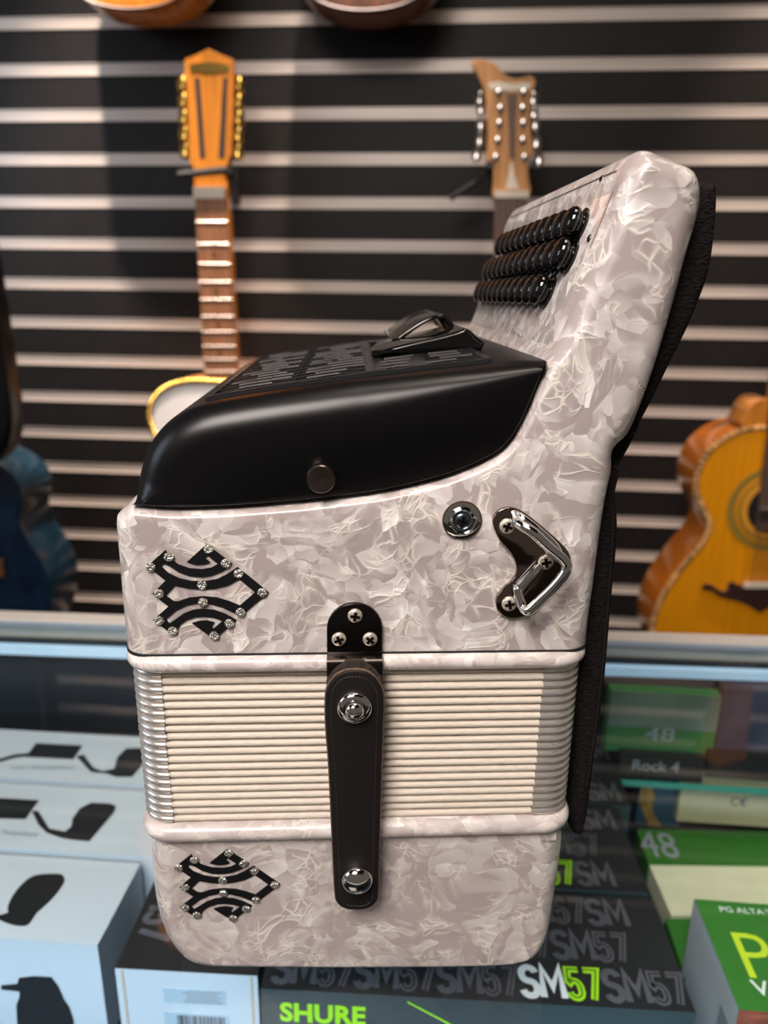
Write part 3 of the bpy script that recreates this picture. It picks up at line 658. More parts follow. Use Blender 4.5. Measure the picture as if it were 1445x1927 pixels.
# ================================================================== BOXES INSIDE THE CASE
ZT = -.10
c_, s_ = math.cos(CA), math.sin(CA)
def carton(name, x0, x1, y0, y1, zt, h, m, label, cat, rz=CA, group=None, sides=None, fm=None, r=.0008):
    """carton whose near left top corner is x0,y0; sizes along its own axes"""
    e = empty(name, (x0, y0, zt-h), label, cat, rz, group)
    V, Fc = boxg(0, x1-x0, 0, y1-y0, 0, h)
    me('carton_body', V, Fc, m, e, mats=sides, fm=fm)
    return e
def on_top(e, h, name, s, x, y, wd, dp, m, off=.02, space=1.0, rot=0, lift=.0005):
    if rot: return text_on(name, s, (x, y, h), (0, -1, 0), (1, 0, 0), wd, dp, m, e, off, lift, space)
    return text_on(name, s, (x, y, h), (1, 0, 0), (0, 1, 0), wd, dp, m, e, off, lift, space)
# three microphone cartons, lids with repeated model text
def mic_carton(x0, y0, wid, dep, label, hotx, phases):
    h = .086
    # faces: bottom, top, front, back, left, right
    e = carton('microphone_box', x0, x0+wid, y0, y0+dep, ZT, h, CARD, label, 'box', group='black microphone cartons in the case', sides=[CARD, FRONTG], fm=[0, 0, 1, 0, 0, 0])
    rh = dep/3*.84; W1, W2 = .0298, .0234; per = W1+W2+.0010
    for r in range(3):
        y = .003+r*dep/3; x = phases[r]
        while x > 0: x -= per
        while x < wid:
            hot = (r == 0 and hotx is not None and abs(x-hotx) < .004)
            for s, w_, isnum in (('SM', W1, False), ('57', W2, True)):
                if x >= .0005 and x+w_ < wid-.0005:
                    m_ = (LIME if isnum else WHITEP) if hot else GREYP
                    t_ = me('printed_text', *strokes(s, (x, y, h), (1, 0, 0), (0, 1, 0), w_, rh, .0046, .0004), m_, e)
                    if isnum: me('printed_inline', *strokes(s, (x, y, h), (1, 0, 0), (0, 1, 0), w_, rh, .0009, .0007), DGREEN if hot else CARD, t_)
                x += w_+.0005
    return e, h
x_, y_ = hz(490, 1860, ZT); xr_, yr_ = hz(1305, 1895, ZT)
wid = math.hypot(xr_-x_, yr_-y_)
e1, h1 = mic_carton(x_, y_, wid, .089, 'black carton with bright white and lime lettering, nearest in the row under the accordion', hz(980, 1870, ZT)[0]-x_, [hz(q[0], q[1], ZT)[0]-x_ for q in ((980, 1870), (1043, 1800), (1113, 1738))])
# its front prints
ux, uy = (1, 0, 0), (0, 0, 1)
text_on('printed_logo', 'SHURE', (hz(524, 1905, ZT)[0]-x_-.003, 0, h1-.0265), ux, uy, .056, .0165, LIME, e1, .040, .0005, 1.02)
V, Fc = tube([(.095, -.0004, h1-.004), (.17, -.0004, h1-.05)], .0006, 4); me('printed_line', V, Fc, LIME, e1)
x2, y2 = hz(1225, 1684, ZT); e2, _ = mic_carton(x2-wid, y2-.008, wid-.001, .094, 'black carton with lime number beside the accordion foot, second in the row', hz(1087, 1665, ZT)[0]-(x2-wid)-.056, [hz(q[0], q[1], ZT)[0]-(x2-wid) for q in ((1087, 1665), (1135, 1606), (1100, 1560))])
x3, y3 = hz(1190, 1517, ZT); e3, _ = mic_carton(x3-wid, y3-.009, wid-.001, .094, 'black carton with all grey lettering, farthest in the row by the back of the case', None, [hz(q[0], q[1], ZT)[0]-(x3-wid) for q in ((1108, 1508), (1128, 1470), (1098, 1436))])
# sideways carton left of the nearest one: dark top, pale end with stickers facing the camera
hh = .086; xs, ys_ = hz(216, 1822, ZT); xe, _ = hz(486, 1841, ZT)
w4 = xe-xs-.001
e4 = carton('microphone_box', xs, xs+w4, ys_, ys_+.108, ZT, hh, CARD, 'black topped carton turned sideways with stickers on its pale end, left of the accordion foot', 'box', group='black microphone cartons in the case', sides=[CARD, PAPER], fm=[0, 0, 1, 0, 0, 0])
for r in range(3):
    yy = .104
    for s, w_ in (('57', .0245), ('SM', .030), ('57', .0245), ('SM', .030)):
        if yy-w_ > 0: me('printed_text', *strokes(s, (.004+r*.029, yy, hh), (0, -1, 0), (1, 0, 0), w_, .025, .0046, .0004), GREYP, e4)
        yy -= w_+.001
def l4(px, py):
    d = ray(px, py); t = ys_/d[1]; return (float(d[0]*t-xs), float(d[2]*t+H-(ZT-hh)))
for px in (229, 468):
    x, _ = l4(px, 1840); me('flap_gap', *boxg(x, x+.0016, -.0004, 0, .0, hh-.001), CREAMC, e4)
(ax0, az1), (ax1, az0) = l4(306, 1861), l4(424, 1899)
lb = me('sticker', *boxg(ax0, ax1, -.0004, 0, az0, az1), LABEL, e4)
for r in range(7):
    q = (r+1)/8; me('sticker_text', *boxg(ax0+.012+random.uniform(0, .004), ax1-.002-random.uniform(0, .004), -.0006, -.0003, az0+(az1-az0)*q-.0004, az0+(az1-az0)*q+.0004), INKG, lb)
(ax0, az1), (ax1, az0) = l4(307, 1906), l4(432, 1960)
lb = me('sticker', *boxg(ax0, ax1, -.0004, 0, az0, az1), LABEL, e4)
xx = ax0+.009; gs = []
while xx < ax1-.003: w_ = random.choice((.0004, .0008, .0012)); gs.append(boxg(xx, xx+w_, -.0006, -.0003, az0+.006, az1-.002)); xx += w_+random.choice((.0005, .0009))
me('barcode', *join(*gs), INKB, lb)
# white headset cartons
def foam(cx, cy, s, rot=0, n=18):  # mic foam outline (egg with a neck)
    base = [(-.10, -.42), (.18, -.42), (.34, -.16), (.62, .18), (.70, .46), (.50, .62), (.10, .64), (-.22, .50), (-.40, .22), (-.42, -.02), (-.58, -.22), (-.52, -.40)]
    return [(cx+s*(x*math.cos(rot)-y*math.sin(rot)), cy+s*(x*math.sin(rot)+y*math.cos(rot))) for x, y in smooth_closed(base, 3)]
def flat(e, name, P, z, m):
    return me(name, [(x, y, z) for x, y in P], tess(P), m, e)
def headset_carton(px_right_near, px_right_far, zt, wid, label, full, h=.09, front=False):
    xn, yn = hz(*px_right_near, zt); xf, yf = hz(*px_right_far, zt); dep = yf-yn
    e = carton('headset_box', xn-wid, xn, yn, yf-.006, zt, h, PAPER, label, 'box', rz=.01, group='white headset cartons in the case')
    def loc(px, py): X, Y = hz(px, py, zt); return (X-(xn-wid), Y-yn)
    return e, loc, h, dep, wid
e5, lo, h, dep, wd5 = headset_carton((180, 1785), (248, 1618), ZT, .26, 'white carton with foam tipped microphone printed on it, nearest at lower left', True)
fo = [(10, 1742), (35, 1748), (52, 1744), (68, 1722), (95, 1698), (118, 1668), (119, 1655), (108, 1649), (66, 1651), (42, 1666), (22, 1690), (12, 1712), (12, 1722), (-10, 1730)]
flat(e5, 'printed_foam_tip', smooth_closed([lo(*p) for p in fo], 3), h+.0004, INKB)
# front face print
def lof(px, py):
    d = ray(px, py); e_y = e5.location.y; t = e_y/d[1]; return (d[0]*t-e5.location.x, -.0004, d[2]*t+H-e5.location.z)
fr = [(0, 1858), (30, 1855), (33, 1844), (60, 1841), (94, 1843), (108, 1862), (118, 1886), (128, 1900), (136, 1925), (134, 1980), (90, 2010), (50, 1990), (30, 1930), (28, 1896), (34, 1880), (34, 1870), (0, 1866)]
P = [lof(*p) for p in fr]; me('printed_foam_tip', P, tess([(p[0], p[2]) for p in P]), INKB, e5)
e6, lo6, h6, _, _ = headset_carton((300, 1622), (290, 1487), ZT+.002, .36, 'white carton with headset picture and black plate, middle of the left row', True)
fo = [(85, 1572), (112, 1582), (135, 1586), (165, 1589), (190, 1560), (212, 1535), (217, 1522), (205, 1517), (170, 1515), (148, 1526), (134, 1545), (132, 1560), (120, 1570), (90, 1564), (70, 1530), (58, 1530), (70, 1556)]
flat(e6, 'printed_foam_tip', [lo6(*p) for p in fo], h6+.0004, INKB)
flat(e6, 'printed_plate', [lo6(*p) for p in ((-40, 1543), (46, 1546), (72, 1510), (-10, 1505))], h6+.0006, INKB)
text_on('printed_caption', 'headset', (*lo6(0, 1575), h6), (1, 0, 0), (0, 1, 0), .030, .006, INKG, e6, .0, .0006)
e7, lo7, h7, _, _ = headset_carton((300, 1487), (285, 1386), ZT+.004, .46, 'white carton with headset picture, farthest of the left row', True)
fo = [(168, 1458), (200, 1462), (214, 1468), (245, 1468), (262, 1450), (275, 1425), (262, 1413), (235, 1414), (218, 1430), (212, 1452), (190, 1457), (172, 1450), (155, 1425), (140, 1428)]
flat(e7, 'printed_foam_tip', [lo7(*p) for p in fo], h7+.0004, INKB)
flat(e7, 'printed_plate', [lo7(*p) for p in ((45, 1429), (135, 1434), (153, 1408), (66, 1403))], h7+.0006, INKB)
flat(e7, 'printed_cable', [lo7(*p) for p in ((-10, 1440), (-10, 1434), (25, 1424), (50, 1422), (50, 1427), (28, 1430))], h7+.0005, INKB)
for i in range(4): text_on('printed_caption', ('mic', 'clip', 'cable', 'band')[i], (*lo7(14+i*30, 1452), h7), (1, 0, 0), (0, 1, 0), .014, .006, INKG, e7, 0, .0006)
# PG ALTA box right
xa_, ya_ = hz(1313, 1692, ZT); xb_, yb_ = hz(1390, 1900, ZT)
dep = ya_-yb_
e9 = empty('vocal_microphone_box', (xb_, yb_, ZT-.088), 'green carton with yellow letter P and pale side, at the lower right corner', 'box', 0)
V, Fc = boxg(0, .16, 0, dep, 0, .088)
BROWNP = noisy(mat('red_wood_print', (.30, .08, .05), .4), 40, .6, 0, 0, 3, (1, 1, 6))
me('carton_body', V, Fc, GREENC, e9, mats=[GREENC, PAPER, BROWNP], fm=[1, 0, 2, 0, 1, 1])
def l9(px, py): X, Y = hz(px, py, ZT); return (X-xb_, Y-yb_)
p = l9(1356, 1716); text_on('printed_text', 'PG ALTA™ MICROPHONE', (*p, .088), (1, 0, 0), (0, 1, 0), .094, .0052, WHITEP, e9, .005)
p = l9(1411, 1840); text_on('printed_letter', 'P', (*p, .088), (1, 0, 0), (0, 1, 0), .022, .036, YELP, e9, -.005)
text_on('printed_letter', 'G', (p[0]+.028, p[1], .088), (1, 0, 0), (0, 1, 0), .026, .036, YELP, e9, -.005)
p = l9(1421, 1873); text_on('printed_text', 'Vocal', (*p, .088), (1, 0, 0), (0, 1, 0), .038, .011, WHITEP, e9, .012)
V = [(-.0006, y, z) for y, z in ((.004, .012), (.022, .012), (.022, .066), (.004, .066))]; me('side_sticker', V, [(0, 1, 2, 3)], INKG, e9)
# things at the back of the case, right side
def bx3(name, pl, pr, ztop_, hgt, Y, dpt, m, label, cat, mats=None, fm=None):
    x0, zt_ = wp(pl[0], pl[1], Y); x1, _ = wp(pr[0], pr[1], Y); zb_l = wp(pl[0], hgt, Y)[1]
    e = empty(name, (x0, Y, zb_l), label, cat, 0); V, Fc = boxg(0, x1-x0, 0, dpt, 0, zt_-zb_l); me('carton_body', V, Fc, m, e, mats=mats, fm=fm); return e, x1-x0, zt_-zb_l
gx0, gz0 = wp(1165, 1468, .60); gx1 = .86
sh = empty('glass_shelf', (gx0, .60, gz0-.006), 'narrow glass shelf with teal edge at the back right inside the case', 'shelf')
V, Fc = boxg(0, gx1-gx0, .0015, .062, 0, .006); me('shelf_pane', V, Fc, GLASS, sh)
V, Fc = boxg(0, gx1-gx0, 0, .0015, 0, .006); me('shelf_edge', V, Fc, GLEDGE, sh, label='polished teal edge')
e, wq, hq = bx3('black_box', (1168, 1417), (1330, 1417), 0, 1463, .604, .05, CARD, 'black carton with pale script on the glass shelf, left end', 'box')
text_on('printed_script', 'Rock 4', (.012, 0, hq*.35), (1, 0, 0), (0, 0, 1), wq*.55, hq*.42, INKG, e, .01)
e, wq, hq = bx3('black_box', (1334, 1417), (1560, 1417), 0, 1463, .604, .05, CARD, 'black carton with pale script on the glass shelf, right end', 'box')
GRNG = noisy(mat('green_grey_card', (.06, .22, .07), .45), 9, .25)
e, wq, hq = bx3('green_box', (1150, 1300), (1360, 1300), 0, 1412, .612, .014, GRNG, 'green and grey carton standing on the black script cartons, left', 'box')
V, Fc = boxg(0, wq, -.0006, 0, hq*.42, hq); me('printed_panel', V, Fc, noisy(mat('grey_green_print', (.16, .22, .19), .5), 20, .3), e)
text_on('printed_number', '48', (wq*.35, -.0008, hq*.22), (1, 0, 0), (0, 0, 1), wq*.28, hq*.22, INKG, e, .01)
e, wq, hq = bx3('green_box', (1364, 1296), (1560, 1296), 0, 1412, .612, .014, noisy(mat('violet_grey_card', (.06, .07, .12), .5), 20, .5), 'violet grey carton standing on the black script cartons, right', 'box')
FL = -.188
# lower layer: brown/brass piece, blue box, beige box, green number box with cream front
Yb = .622
e, wq, hq = bx3('blue_box', (1205, 1476), (1292, 1476), 0, 1552, Yb, .02, BLUEC, 'blue carton with brown picture below the glass shelf', 'box')
V = [(x*wq, -.0006, z*hq) for x, z in ((.02, .98), (.25, .95), (.36, .70), (.32, .4), (.52, .1), (.58, 0), (.3, 0), (.1, .4), (.0, .6))]; me('printed_picture', V, [tuple(range(9))], GOLDB, e)
e, wq, hq = bx3('beige_box', (1287, 1450), (1560, 1450), 0, 1546, Yb-.010, .009, BEIGE, 'beige carton back with round certification marks below the glass shelf', 'box')
text_on('printed_marks', 'C€', (wq*.36, 0, hq*.38), (1, 0, 0), (0, 0, 1), wq*.12, hq*.18, GREYP, e, .01)
def lying(name, pts, zt, h, m, label, cat):
    P = [hz(*p, zt) for p in pts]; cx, cy = P[0]; e = empty(name, (cx, cy, zt-h), label, cat)
    Q = [(x-cx, y-cy) for x, y in P]; N = len(Q); V = [(x, y, 0) for x, y in Q]+[(x, y, h) for x, y in Q]
    Fc = [tuple(range(N)), tuple(range(N, 2*N))]+[(i, (i+1) % N, N+(i+1) % N, N+i) for i in range(N)]
    me('carton_body', V, Fc, m, e); return e, (lambda px, py: (hz(px, py, zt)[0]-cx, hz(px, py, zt)[1]-cy))
zl = -.165
e, lq = lying('flat_box', [(1263, 1722), (1560, 1728), (1500, 1632), (1222, 1628)], zl, .022, YELLOWC, 'cream carton lying flat between the black cartons and the green carton', 'box')
e, lq = lying('flat_box', [(1221, 1627), (1499, 1631), (1470, 1565), (1198, 1560)], zl+.0, .022, GREENC, 'green carton with number 48 lying flat behind the cream carton', 'box')
p = lq(1212, 1612); text_on('printed_number', '48', (*p, .022), (1, 0, 0), (0, 1, 0), .034, .034, INKG, e, .01)
e, lq = lying('flat_box', [(1290, 1840), (1420, 1840), (1380, 1730), (1252, 1728)], -.187+.02, .02, GREENC, 'green carton peeking out left of the larger green carton', 'box')
# ================================================================== INSTRUMENTS ON THE WALL
def inst(name, at, label, cat): return empty(name, at, label, cat)
def rel(g, loc): return [(v[0]-loc[0], v[1]-loc[1], v[2]-loc[2]) for v in g[0]], g[1]
class Inst:
    def __init__(s, name, loc, label, cat): s.loc = loc; s.e = inst(name, loc, label, cat)
    def add(s, name, g, m, parent=None, **k): V, Fc = rel(g, s.loc); return me(name, V, Fc, m, parent or s.e, **k)
def seg_outline(cx, zt_, L_, a, b_, c3, tilt=0.0):
    half = [(0, 0), (a*.52, .010), (a*.86, .070), (a, .17), (a*.90, .30), (b_, .42), (c3*.88, .55), (c3, .72), (c3*.90, .87), (c3*.55, .97), (0, 1)]
    R = [(x, -t*L_) for x, t in half]; Lf = [(-x, z) for x, z in R[1:-1]][::-1]; P = smooth_closed(R+Lf, 5)
    return [(cx+x*math.cos(tilt)-z*math.sin(tilt), zt_+x*math.sin(tilt)+z*math.cos(tilt)) for x, z in P]
def rope(P, y, r, beads, m, ins, parent, name='rope_binding'):
    pts = P; d = [0]
    for i in range(len(pts)): d.append(d[-1]+math.dist(pts[i], pts[(i+1) % len(pts)]))
    gs = []; N = int(d[-1]/beads)
    for k in range(N):
        t = k*d[-1]/N; i = max(j for j in range(len(pts)) if d[j] <= t); f = (t-d[i])/(d[i+1]-d[i]+1e-9); a, b = pts[i], pts[(i+1) % len(pts)]
        x, z = a[0]+(b[0]-a[0])*f, a[1]+(b[1]-a[1])*f; gs.append(lathe([(r*.3, -r), (r*.8, -r*.5), (r, 0), (r*.8, r*.5), (r*.3, r)], (x, y, z), (math.cos(t*0+.6), 0, math.sin(.6)), 6))
    return ins.add(name, join(*gs), m, parent, smooth=True)
def inset(P, d): n = normals2(P); return [(P[i][0]+n[i][0]*d, P[i][1]+n[i][1]*d) for i in range(len(P))]
def hanger(px, py, Y, label, arm=None, gate=False):
    x, z = wp(px, py, Y); e = empty('guitar_hanger', (x, WY, z), label, 'hanger', 0, 'guitar hangers on the slatted wall')
    V, Fc = join(boxg(-.02, .02, -.006, 0, -.035, .03)); me('slat_plate', V, Fc, RUBBER, e)
    me('hanger_arm', *tube([(0, -.005, 0), (0, Y-WY+.02, 0)], .006, 8), RUBBER, e)
    d = Y-WY
    me('yoke', *tube(smooth_open([(-.036, d-.022, .004), (-.036, d+.0, .0), (-.022, d+.018, -.004), (0, d+.022, -.006), (.022, d+.018, -.004), (.036, d+0, 0), (.036, d-.022, .004)], 4), .0065, 8), RUBBER, e, smooth=True)
    if gate: me('gate_bar', *tube([(-.046, d-.034, -.004), (.040, d-.034, .004)], .0065, 8), RUBBER, e)
    if arm: me('lock_arm', *tube([(-.03, d, -.005), (-.10, d+.02, -.045)], .005, 6), RUBBER, e)
    return e
# --- amber slotted-head instrument with white top
Yg = 1.36
bx, bz = wp(414, 714, Yg)
g1 = Inst('acoustic_guitar', (bx, Yg, bz-.40), 'amber headed instrument with gold tuners and white rope bound top, left of the accordion', 'guitar')
HP = wps([(348, 112), (372, 103), (393, 92), (415, 103), (439, 112), (439, 200), (436, 290), (430, 306), (426, 320), (366, 320), (358, 306), (352, 290), (348, 200)], Yg)
hs = g1.add('headstock', prism(HP, Yg-.002, Yg+.016, .001), WOODO)
for q in ([(366, 146), (375, 146), (386, 296), (376, 298)], [(411, 296), (420, 146), (428, 146), (422, 298)]):
    g1.add('tuner_slot', prism(wps(q, Yg-.003), Yg-.0028, Yg-.001), RUBBER, hs)
for q in range(5):
    for sx, px in ((-1, 349), (1, 443)):
        py = 158+q*31.5+(2 if sx > 0 else 0); px += sx*6+q*(1.2 if sx < 0 else -.5); x, z = wp(px, py, Yg)
        g1.add('tuner', lathe([(.004, -.012), (.0095, -.010), (.0105, 0), (.0095, .010), (.004, .012)], (x-sx*.0, Yg+.004, z), (0, .25, 1), 12), GOLD, hs, smooth=True)
x0, z0 = wp(394, 122, Yg); V = []
g1.add('carved_crest', prism(wps([(356, 122), (372, 118), (394, 116), (416, 118), (432, 122), (430, 134), (394, 137), (358, 134)], Yg-.003), Yg-.0035, Yg-.001), GOLD, hs)
g1.add('nut', prism(wps([(365, 352), (424, 352), (425, 374), (366, 374)], Yg), Yg-.006, Yg+.01), IVORY, label='ivory coloured nut')
g1.add('neck', prism(wps([(364, 318), (426, 318), (448, 725), (386, 725)], Yg), Yg, Yg+.02), WOODO)
fb = g1.add('fingerboard', prism(wps([(367, 374), (425, 374), (448, 722), (386, 722)], Yg-.004), Yg-.004, Yg+.001), WOODF)
fz = [417, 459, 496, 530, 563, 595, 624, 651, 676, 699]; gs = []
for y in fz:
    t = (y-374)/348; a = wp(367+19*t, y, Yg-.005); b = wp(425+23*t, y, Yg-.005); gs.append(tube([(a[0], Yg-.005, a[1]), (b[0], Yg-.005, b[1])], .0012, 5))
g1.add('frets', join(*gs), STEEL, fb)
for y in (477, 546, 610, 663):
    t = (y-374)/348; x, z = wp(396+21*t, y, Yg-.005); g1.add('inlay_dot', lathe([(.004, 0), (.004, .0012)], (x, Yg-.004, z), (0, -1, 0), 10), GOLD, fb)
gs = []
for k in range(5):
    a = wp(371+k*12.2, 360, Yg-.008); b = wp(392+k*12.4, 725, Yg-.008); gs.append(tube([(a[0], Yg-.008, a[1]), (b[0], Yg-.008, b[1])], .0006, 4))
g1.add('strings', join(*gs), STEEL)
P = seg_outline(bx, bz, .42, .142, .118, .155, -.03)
bd = g1.add('body', prism(P, Yg-.005, Yg+.085, .002, .004), WOODO, smooth=60)
g1.add('soundboard', prism(inset(P, .010), Yg-.0075, Yg-.004), WHITEH, label='white round shouldered top')
rope(inset(P, .004), Yg-.006, .0072, .0105, GOLD, g1, bd)
hanger(397, 330, Yg+.02, 'black wall hanger yoke under the amber headstock', gate=True)
# --- natural wood instrument, hook shaped headstock
Y2 = 1.36
bx2, bz2 = wp(967, 700, Y2)
g2 = Inst('acoustic_guitar', (bx2, Y2, bz2-.40), 'natural wood instrument with hook shaped headstock and silver tuners, above the accordion', 'guitar')
HP = smooth_closed(wps([(888, 117), (903, 111), (919, 115), (933, 122), (947, 137), (964, 147), (984, 146), (998, 142), (1007, 152), (1004, 166), (997, 180), (996, 218), (1000, 257), (1005, 280), (1002, 291), (994, 303), (994, 330), (994, 372), (931, 372), (929, 340), (927, 304), (917, 306), (914, 297), (918, 257), (915, 190), (907, 159), (897, 137)], Y2), 3)
hs = g2.add('headstock', prism(HP, Y2, Y2+.016, .001), WOODN)
g2.add('centre_stripe', prism(wps([(954, 176), (974, 176), (968, 300), (960, 300)], Y2-.0012), Y2-.0012, Y2), ROSE, hs)
g2.add('crest_inlay', prism(wps([(918, 156), (940, 153), (964, 158), (990, 155), (1000, 158), (994, 168), (960, 171), (922, 168)], Y2-.0012), Y2-.0012, Y2), IVORY, hs)
g2.add('truss_cover', prism(wps([(962, 300), (968, 330), (976, 355), (952, 355), (957, 330)], Y2-.0014), Y2-.0014, Y2), IVORY, hs)
for px, py in ((903, 184), (905, 203), (905, 232), (903, 262), (897, 290), (1004, 184), (1005, 211), (1008, 232), (1010, 267), (1015, 300)):
    x, z = wp(px, py, Y2); g2.add('tuner', lathe([(.003, -.011), (.007, -.008), (.008, 0), (.007, .008), (.003, .011)], (x, Y2+.008, z), (0, .2, 1), 12), CHROME, hs, smooth=True)
for px, py in ((938, 175), (941, 205), (939, 233), (936, 265), (932, 297), (985, 175), (983, 205), (984, 233), (983, 265), (986, 297)):
    x, z = wp(px, py, Y2); g2.add('tuner_post', lathe([(.0055, 0), (.0055, .003), (.003, .004), (.003, .012), (.0002, .0125)], (x, Y2, z), (0, -1, 0), 12), CHROME, hs, smooth=True)
g2.add('nut', prism(wps([(931, 360), (994, 360), (994, 373), (931, 373)], Y2), Y2-.006, Y2+.01), IVORY)
g2.add('neck', prism(wps([(932, 366), (993, 366), (1003, 710), (926, 710)], Y2), Y2, Y2+.02), WOODN)
fb = g2.add('fingerboard', prism(wps([(931, 373), (993, 373), (1002, 710), (926, 710)], Y2-.004), Y2-.004, Y2+.001), ROSE)
gs = []
for k in range(6): a = wp(937+k*10, 360, Y2-.008); b = wp(934+k*12, 710, Y2-.008); gs.append(tube([(a[0], Y2-.008, a[1]), (b[0], Y2-.008, b[1])], .0007, 4))
g2.add('strings', join(*gs), STEEL)
P = seg_outline(bx2, bz2, .42, .13, .10, .145); g2.add('body', prism(P, Y2-.005, Y2+.085, .002, .004), WOODN, smooth=60)
hanger(960, 318, Y2+.02, 'black wall hanger with lock arm behind the hooked headstock', arm=True)
# --- orange instrument, right, near
Y3 = 1.25
front = wps([(1436, 801), (1399, 806), (1360, 823), (1327, 852), (1309, 890), (1306, 922), (1318, 955), (1331, 984), (1322, 1014), (1296, 1046), (1265, 1085), (1241, 1124), (1228, 1160), (1224, 1192), (1232, 1225), (1262, 1262), (1330, 1290), (1400, 1300)], Y3)
c0 = np.array(wp(1452, 957, Y3)); c1 = np.array(wp(1426, 1147, Y3)); cd = (c0-c1)/np.linalg.norm(c0-c1)
def mir(p): p = np.array(p)-c0; t = p@cd; q = c0+2*cd*t-p; return tuple(q)
P3 = smooth_closed(front+[mir(p) for p in front[::-1]][0:], 4)
if True:
    zlow3 = min(z for x, z in P3)
g3 = Inst('acoustic_guitar', (float(c1[0]), Y3, zlow3), 'orange instrument with rope binding and moustache bridge, right edge behind the counter', 'guitar')
bd = g3.add('body', prism(P3, Y3, Y3+.105, .001, .004), SIDEO, smooth=60, label='darker amber sides')
sb3 = g3.add('soundboard', prism(inset(P3, .008), Y3-.003, Y3+.002), TOPO)
rope(inset(P3, .003), Y3-.001, .0058, .0105, noisy(mat('rope_binding', (.50, .28, .10), .5), 90, .8), g3, bd)
def disc3(px, py, r, y, m, name, par): x, z = wp(px, py, Y3); return g3.add(name, lathe([(r, 0), (r, .001)], (x, y, z), (0, -1, 0), 40), m, par, smooth=30)
RING = mat('rosette_olive', (.30, .20, .03), .5); RING2 = mat('rosette_amber', (.75, .33, .03), .4)
disc3(1452, 957, .0745, Y3-.0032, RING, 'rosette', sb3); disc3(1452, 957, .062, Y3-.0040, TOPO, 'rosette', sb3); disc3(1452, 957, .057, Y3-.0048, RING, 'rosette', sb3); disc3(1452, 957, .052, Y3-.0056, RING2, 'rosette', sb3)
disc3(1452, 957, .042, Y3-.0064, mat('sound_hole_black', (.004, .003, .003), .8), 'sound_hole', sb3)
def along(p, s, t): cp = np.array([-cd[1], cd[0]])*-1; q = np.array(p)+cd*t+cp*s; return (float(q[0]), float(q[1]))
fb3 = [along(c0, -.027, -.035), along(c0, .027, -.035), along(c0, .024, .36), along(c0, -.024, .36)]
g3.add('fingerboard', prism(fb3, Y3-.013, Y3-.004), ROSE)
g3.add('neck', prism([along(c0, -.026, .14), along(c0, .026, .14), along(c0, .024, .36), along(c0, -.024, .36)], Y3-.004, Y3+.018), WOODO)
g3.add('headstock', prism([along(c0, -.03, .36), along(c0, .03, .36), along(c0, .045, .52), along(c0, 0, .54), along(c0, -.045, .52)], Y3-.006, Y3+.012), WOODO)
g3.add('cutaway_heel', prism(smooth_closed(wps([(1398, 806), (1402, 778), (1415, 758), (1436, 750), (1462, 760), (1470, 800)], Y3), 4), Y3-.002, Y3+.06, .002), WOODO)
g3.add('string_block', prism([along(c0, -.026, -.012), along(c0, .026, -.012), along(c0, .026, .004), along(c0, -.026, .004)], Y3-.020, Y3-.013), STEEL)
br = wps([(1318, 1104), (1324, 1096), (1336, 1098), (1344, 1104), (1356, 1111), (1366, 1108), (1368, 1096), (1374, 1092), (1384, 1096), (1398, 1104), (1446, 1104), (1500, 1104), (1500, 1124), (1446, 1136), (1425, 1148), (1404, 1134), (1384, 1126), (1366, 1122), (1350, 1118), (1338, 1108), (1330, 1106)], Y3)
g3.add('bridge', prism(br, Y3-.010, Y3-.003, .001), DARKW, sb3, label='dark moustache shaped bridge')
g3.add('saddle', prism(wps([(1400, 1097), (1480, 1097), (1480, 1106), (1400, 1106)], Y3-.012), Y3-.014, Y3-.009), IVORY, sb3)
gs = []
for k in range(8): s = -.024+k*.0068; a = along(c0, s*.9, .36); b = along(c1, s, .05); gs.append(tube([(a[0], Y3-.017, a[1]), (b[0], Y3-.015, b[1])], .0007, 4))
g3.add('strings', join(*gs), STEEL)
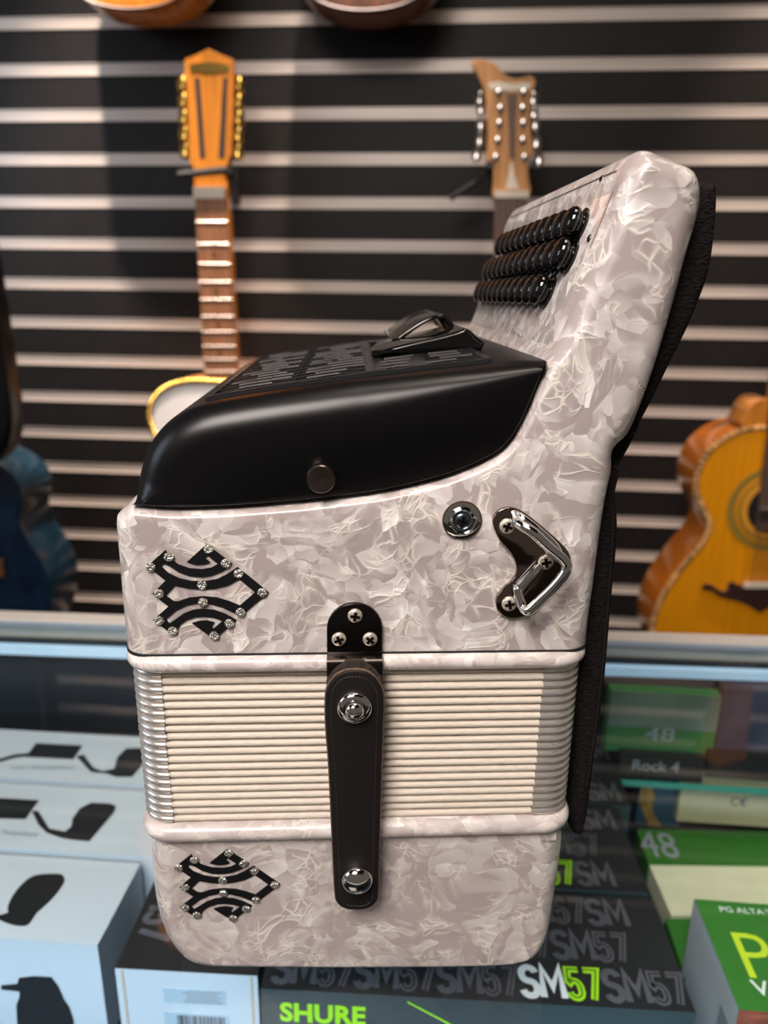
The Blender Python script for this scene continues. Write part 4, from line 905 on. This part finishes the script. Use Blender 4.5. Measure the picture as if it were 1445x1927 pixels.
# --- blue instrument, left
Y4 = 1.22
R4 = wps([(-60, 852), (-10, 868), (28, 898), (42, 935), (36, 975), (50, 1012), (78, 1055), (94, 1100), (94, 1150), (70, 1205), (10, 1240), (-60, 1250)], Y4)
cx4 = R4[0][0]-.02; P4 = smooth_closed(R4+[(2*cx4-x, z) for x, z in R4[::-1]], 4)
g4 = Inst('acoustic_guitar', (cx4, Y4, min(z for x, z in P4)), 'dark blue bodied guitar at the left edge behind the counter', 'guitar')
bd = g4.add('body', prism(P4, Y4, Y4+.11, .001, .006), TEAL, smooth=60)
g4.add('soundboard', prism(inset(P4, .004), Y4-.002, Y4+.001), BLUEG)
x, z = wp(4, 1067, Y4); g4.add('bridge', prism([(x-.10, z-.012), (x+.006, z-.016), (x+.006, z+.016), (x-.10, z+.012)], Y4-.010, Y4-.002), noisy(mat('brown_bridge', (.22, .09, .04), .4), 20, .3))
# --- black instrument body higher at left edge
Y5 = 1.10
P5 = smooth_closed(wps([(-160, 880), (-60, 880), (0, 868), (30, 850), (47, 818), (50, 770), (38, 680), (20, 560), (4, 460), (-14, 380), (-40, 330), (-160, 330), (-230, 600)], Y5+.05), 4)
g5 = Inst('gig_bag', (float(P5[0][0]), Y5, min(z for x, z in P5)), 'black instrument case shape hanging at the left edge above the blue guitar', 'instrument case')
g5.add('body', prism(P5, Y5, Y5+.05, .012, .012), BLK, smooth=60)
g5.add('piping', tube([(x, Y5+.004, z) for x, z in inset(P5, .008)], .003, 6, True), RUBBER, smooth=True)
# --- two instruments hanging above, only their lower ends in view
for nm, cxp, byp, m_, lab, hwid in (('acoustic_guitar', 250, 18, WOODO, 'amber guitar lower end at the top edge, left', .135), ('acoustic_guitar', 688, 21, BROWNR, 'dark striped wood guitar lower end at the top edge, centre', .135)):
    Yk = 1.34; x, z = wp(cxp, byp, Yk); P = seg_outline(x, z+.44, .44, .11, .09, hwid); gk = Inst(nm, (x, Yk, z), lab, 'guitar')
    gk.add('body', prism(P, Yk, Yk+.09, .002, .004), m_, smooth=60); gk.add('binding', tube([(a, Yk, b) for a, b in inset(P, .001)], .002, 6, True), DARKW)
    gk.add('neck', prism([(x-.025, z+.43), (x+.025, z+.43), (x+.022, z+.80), (x-.022, z+.80)], Yk-.004, Yk+.018), WOODF)
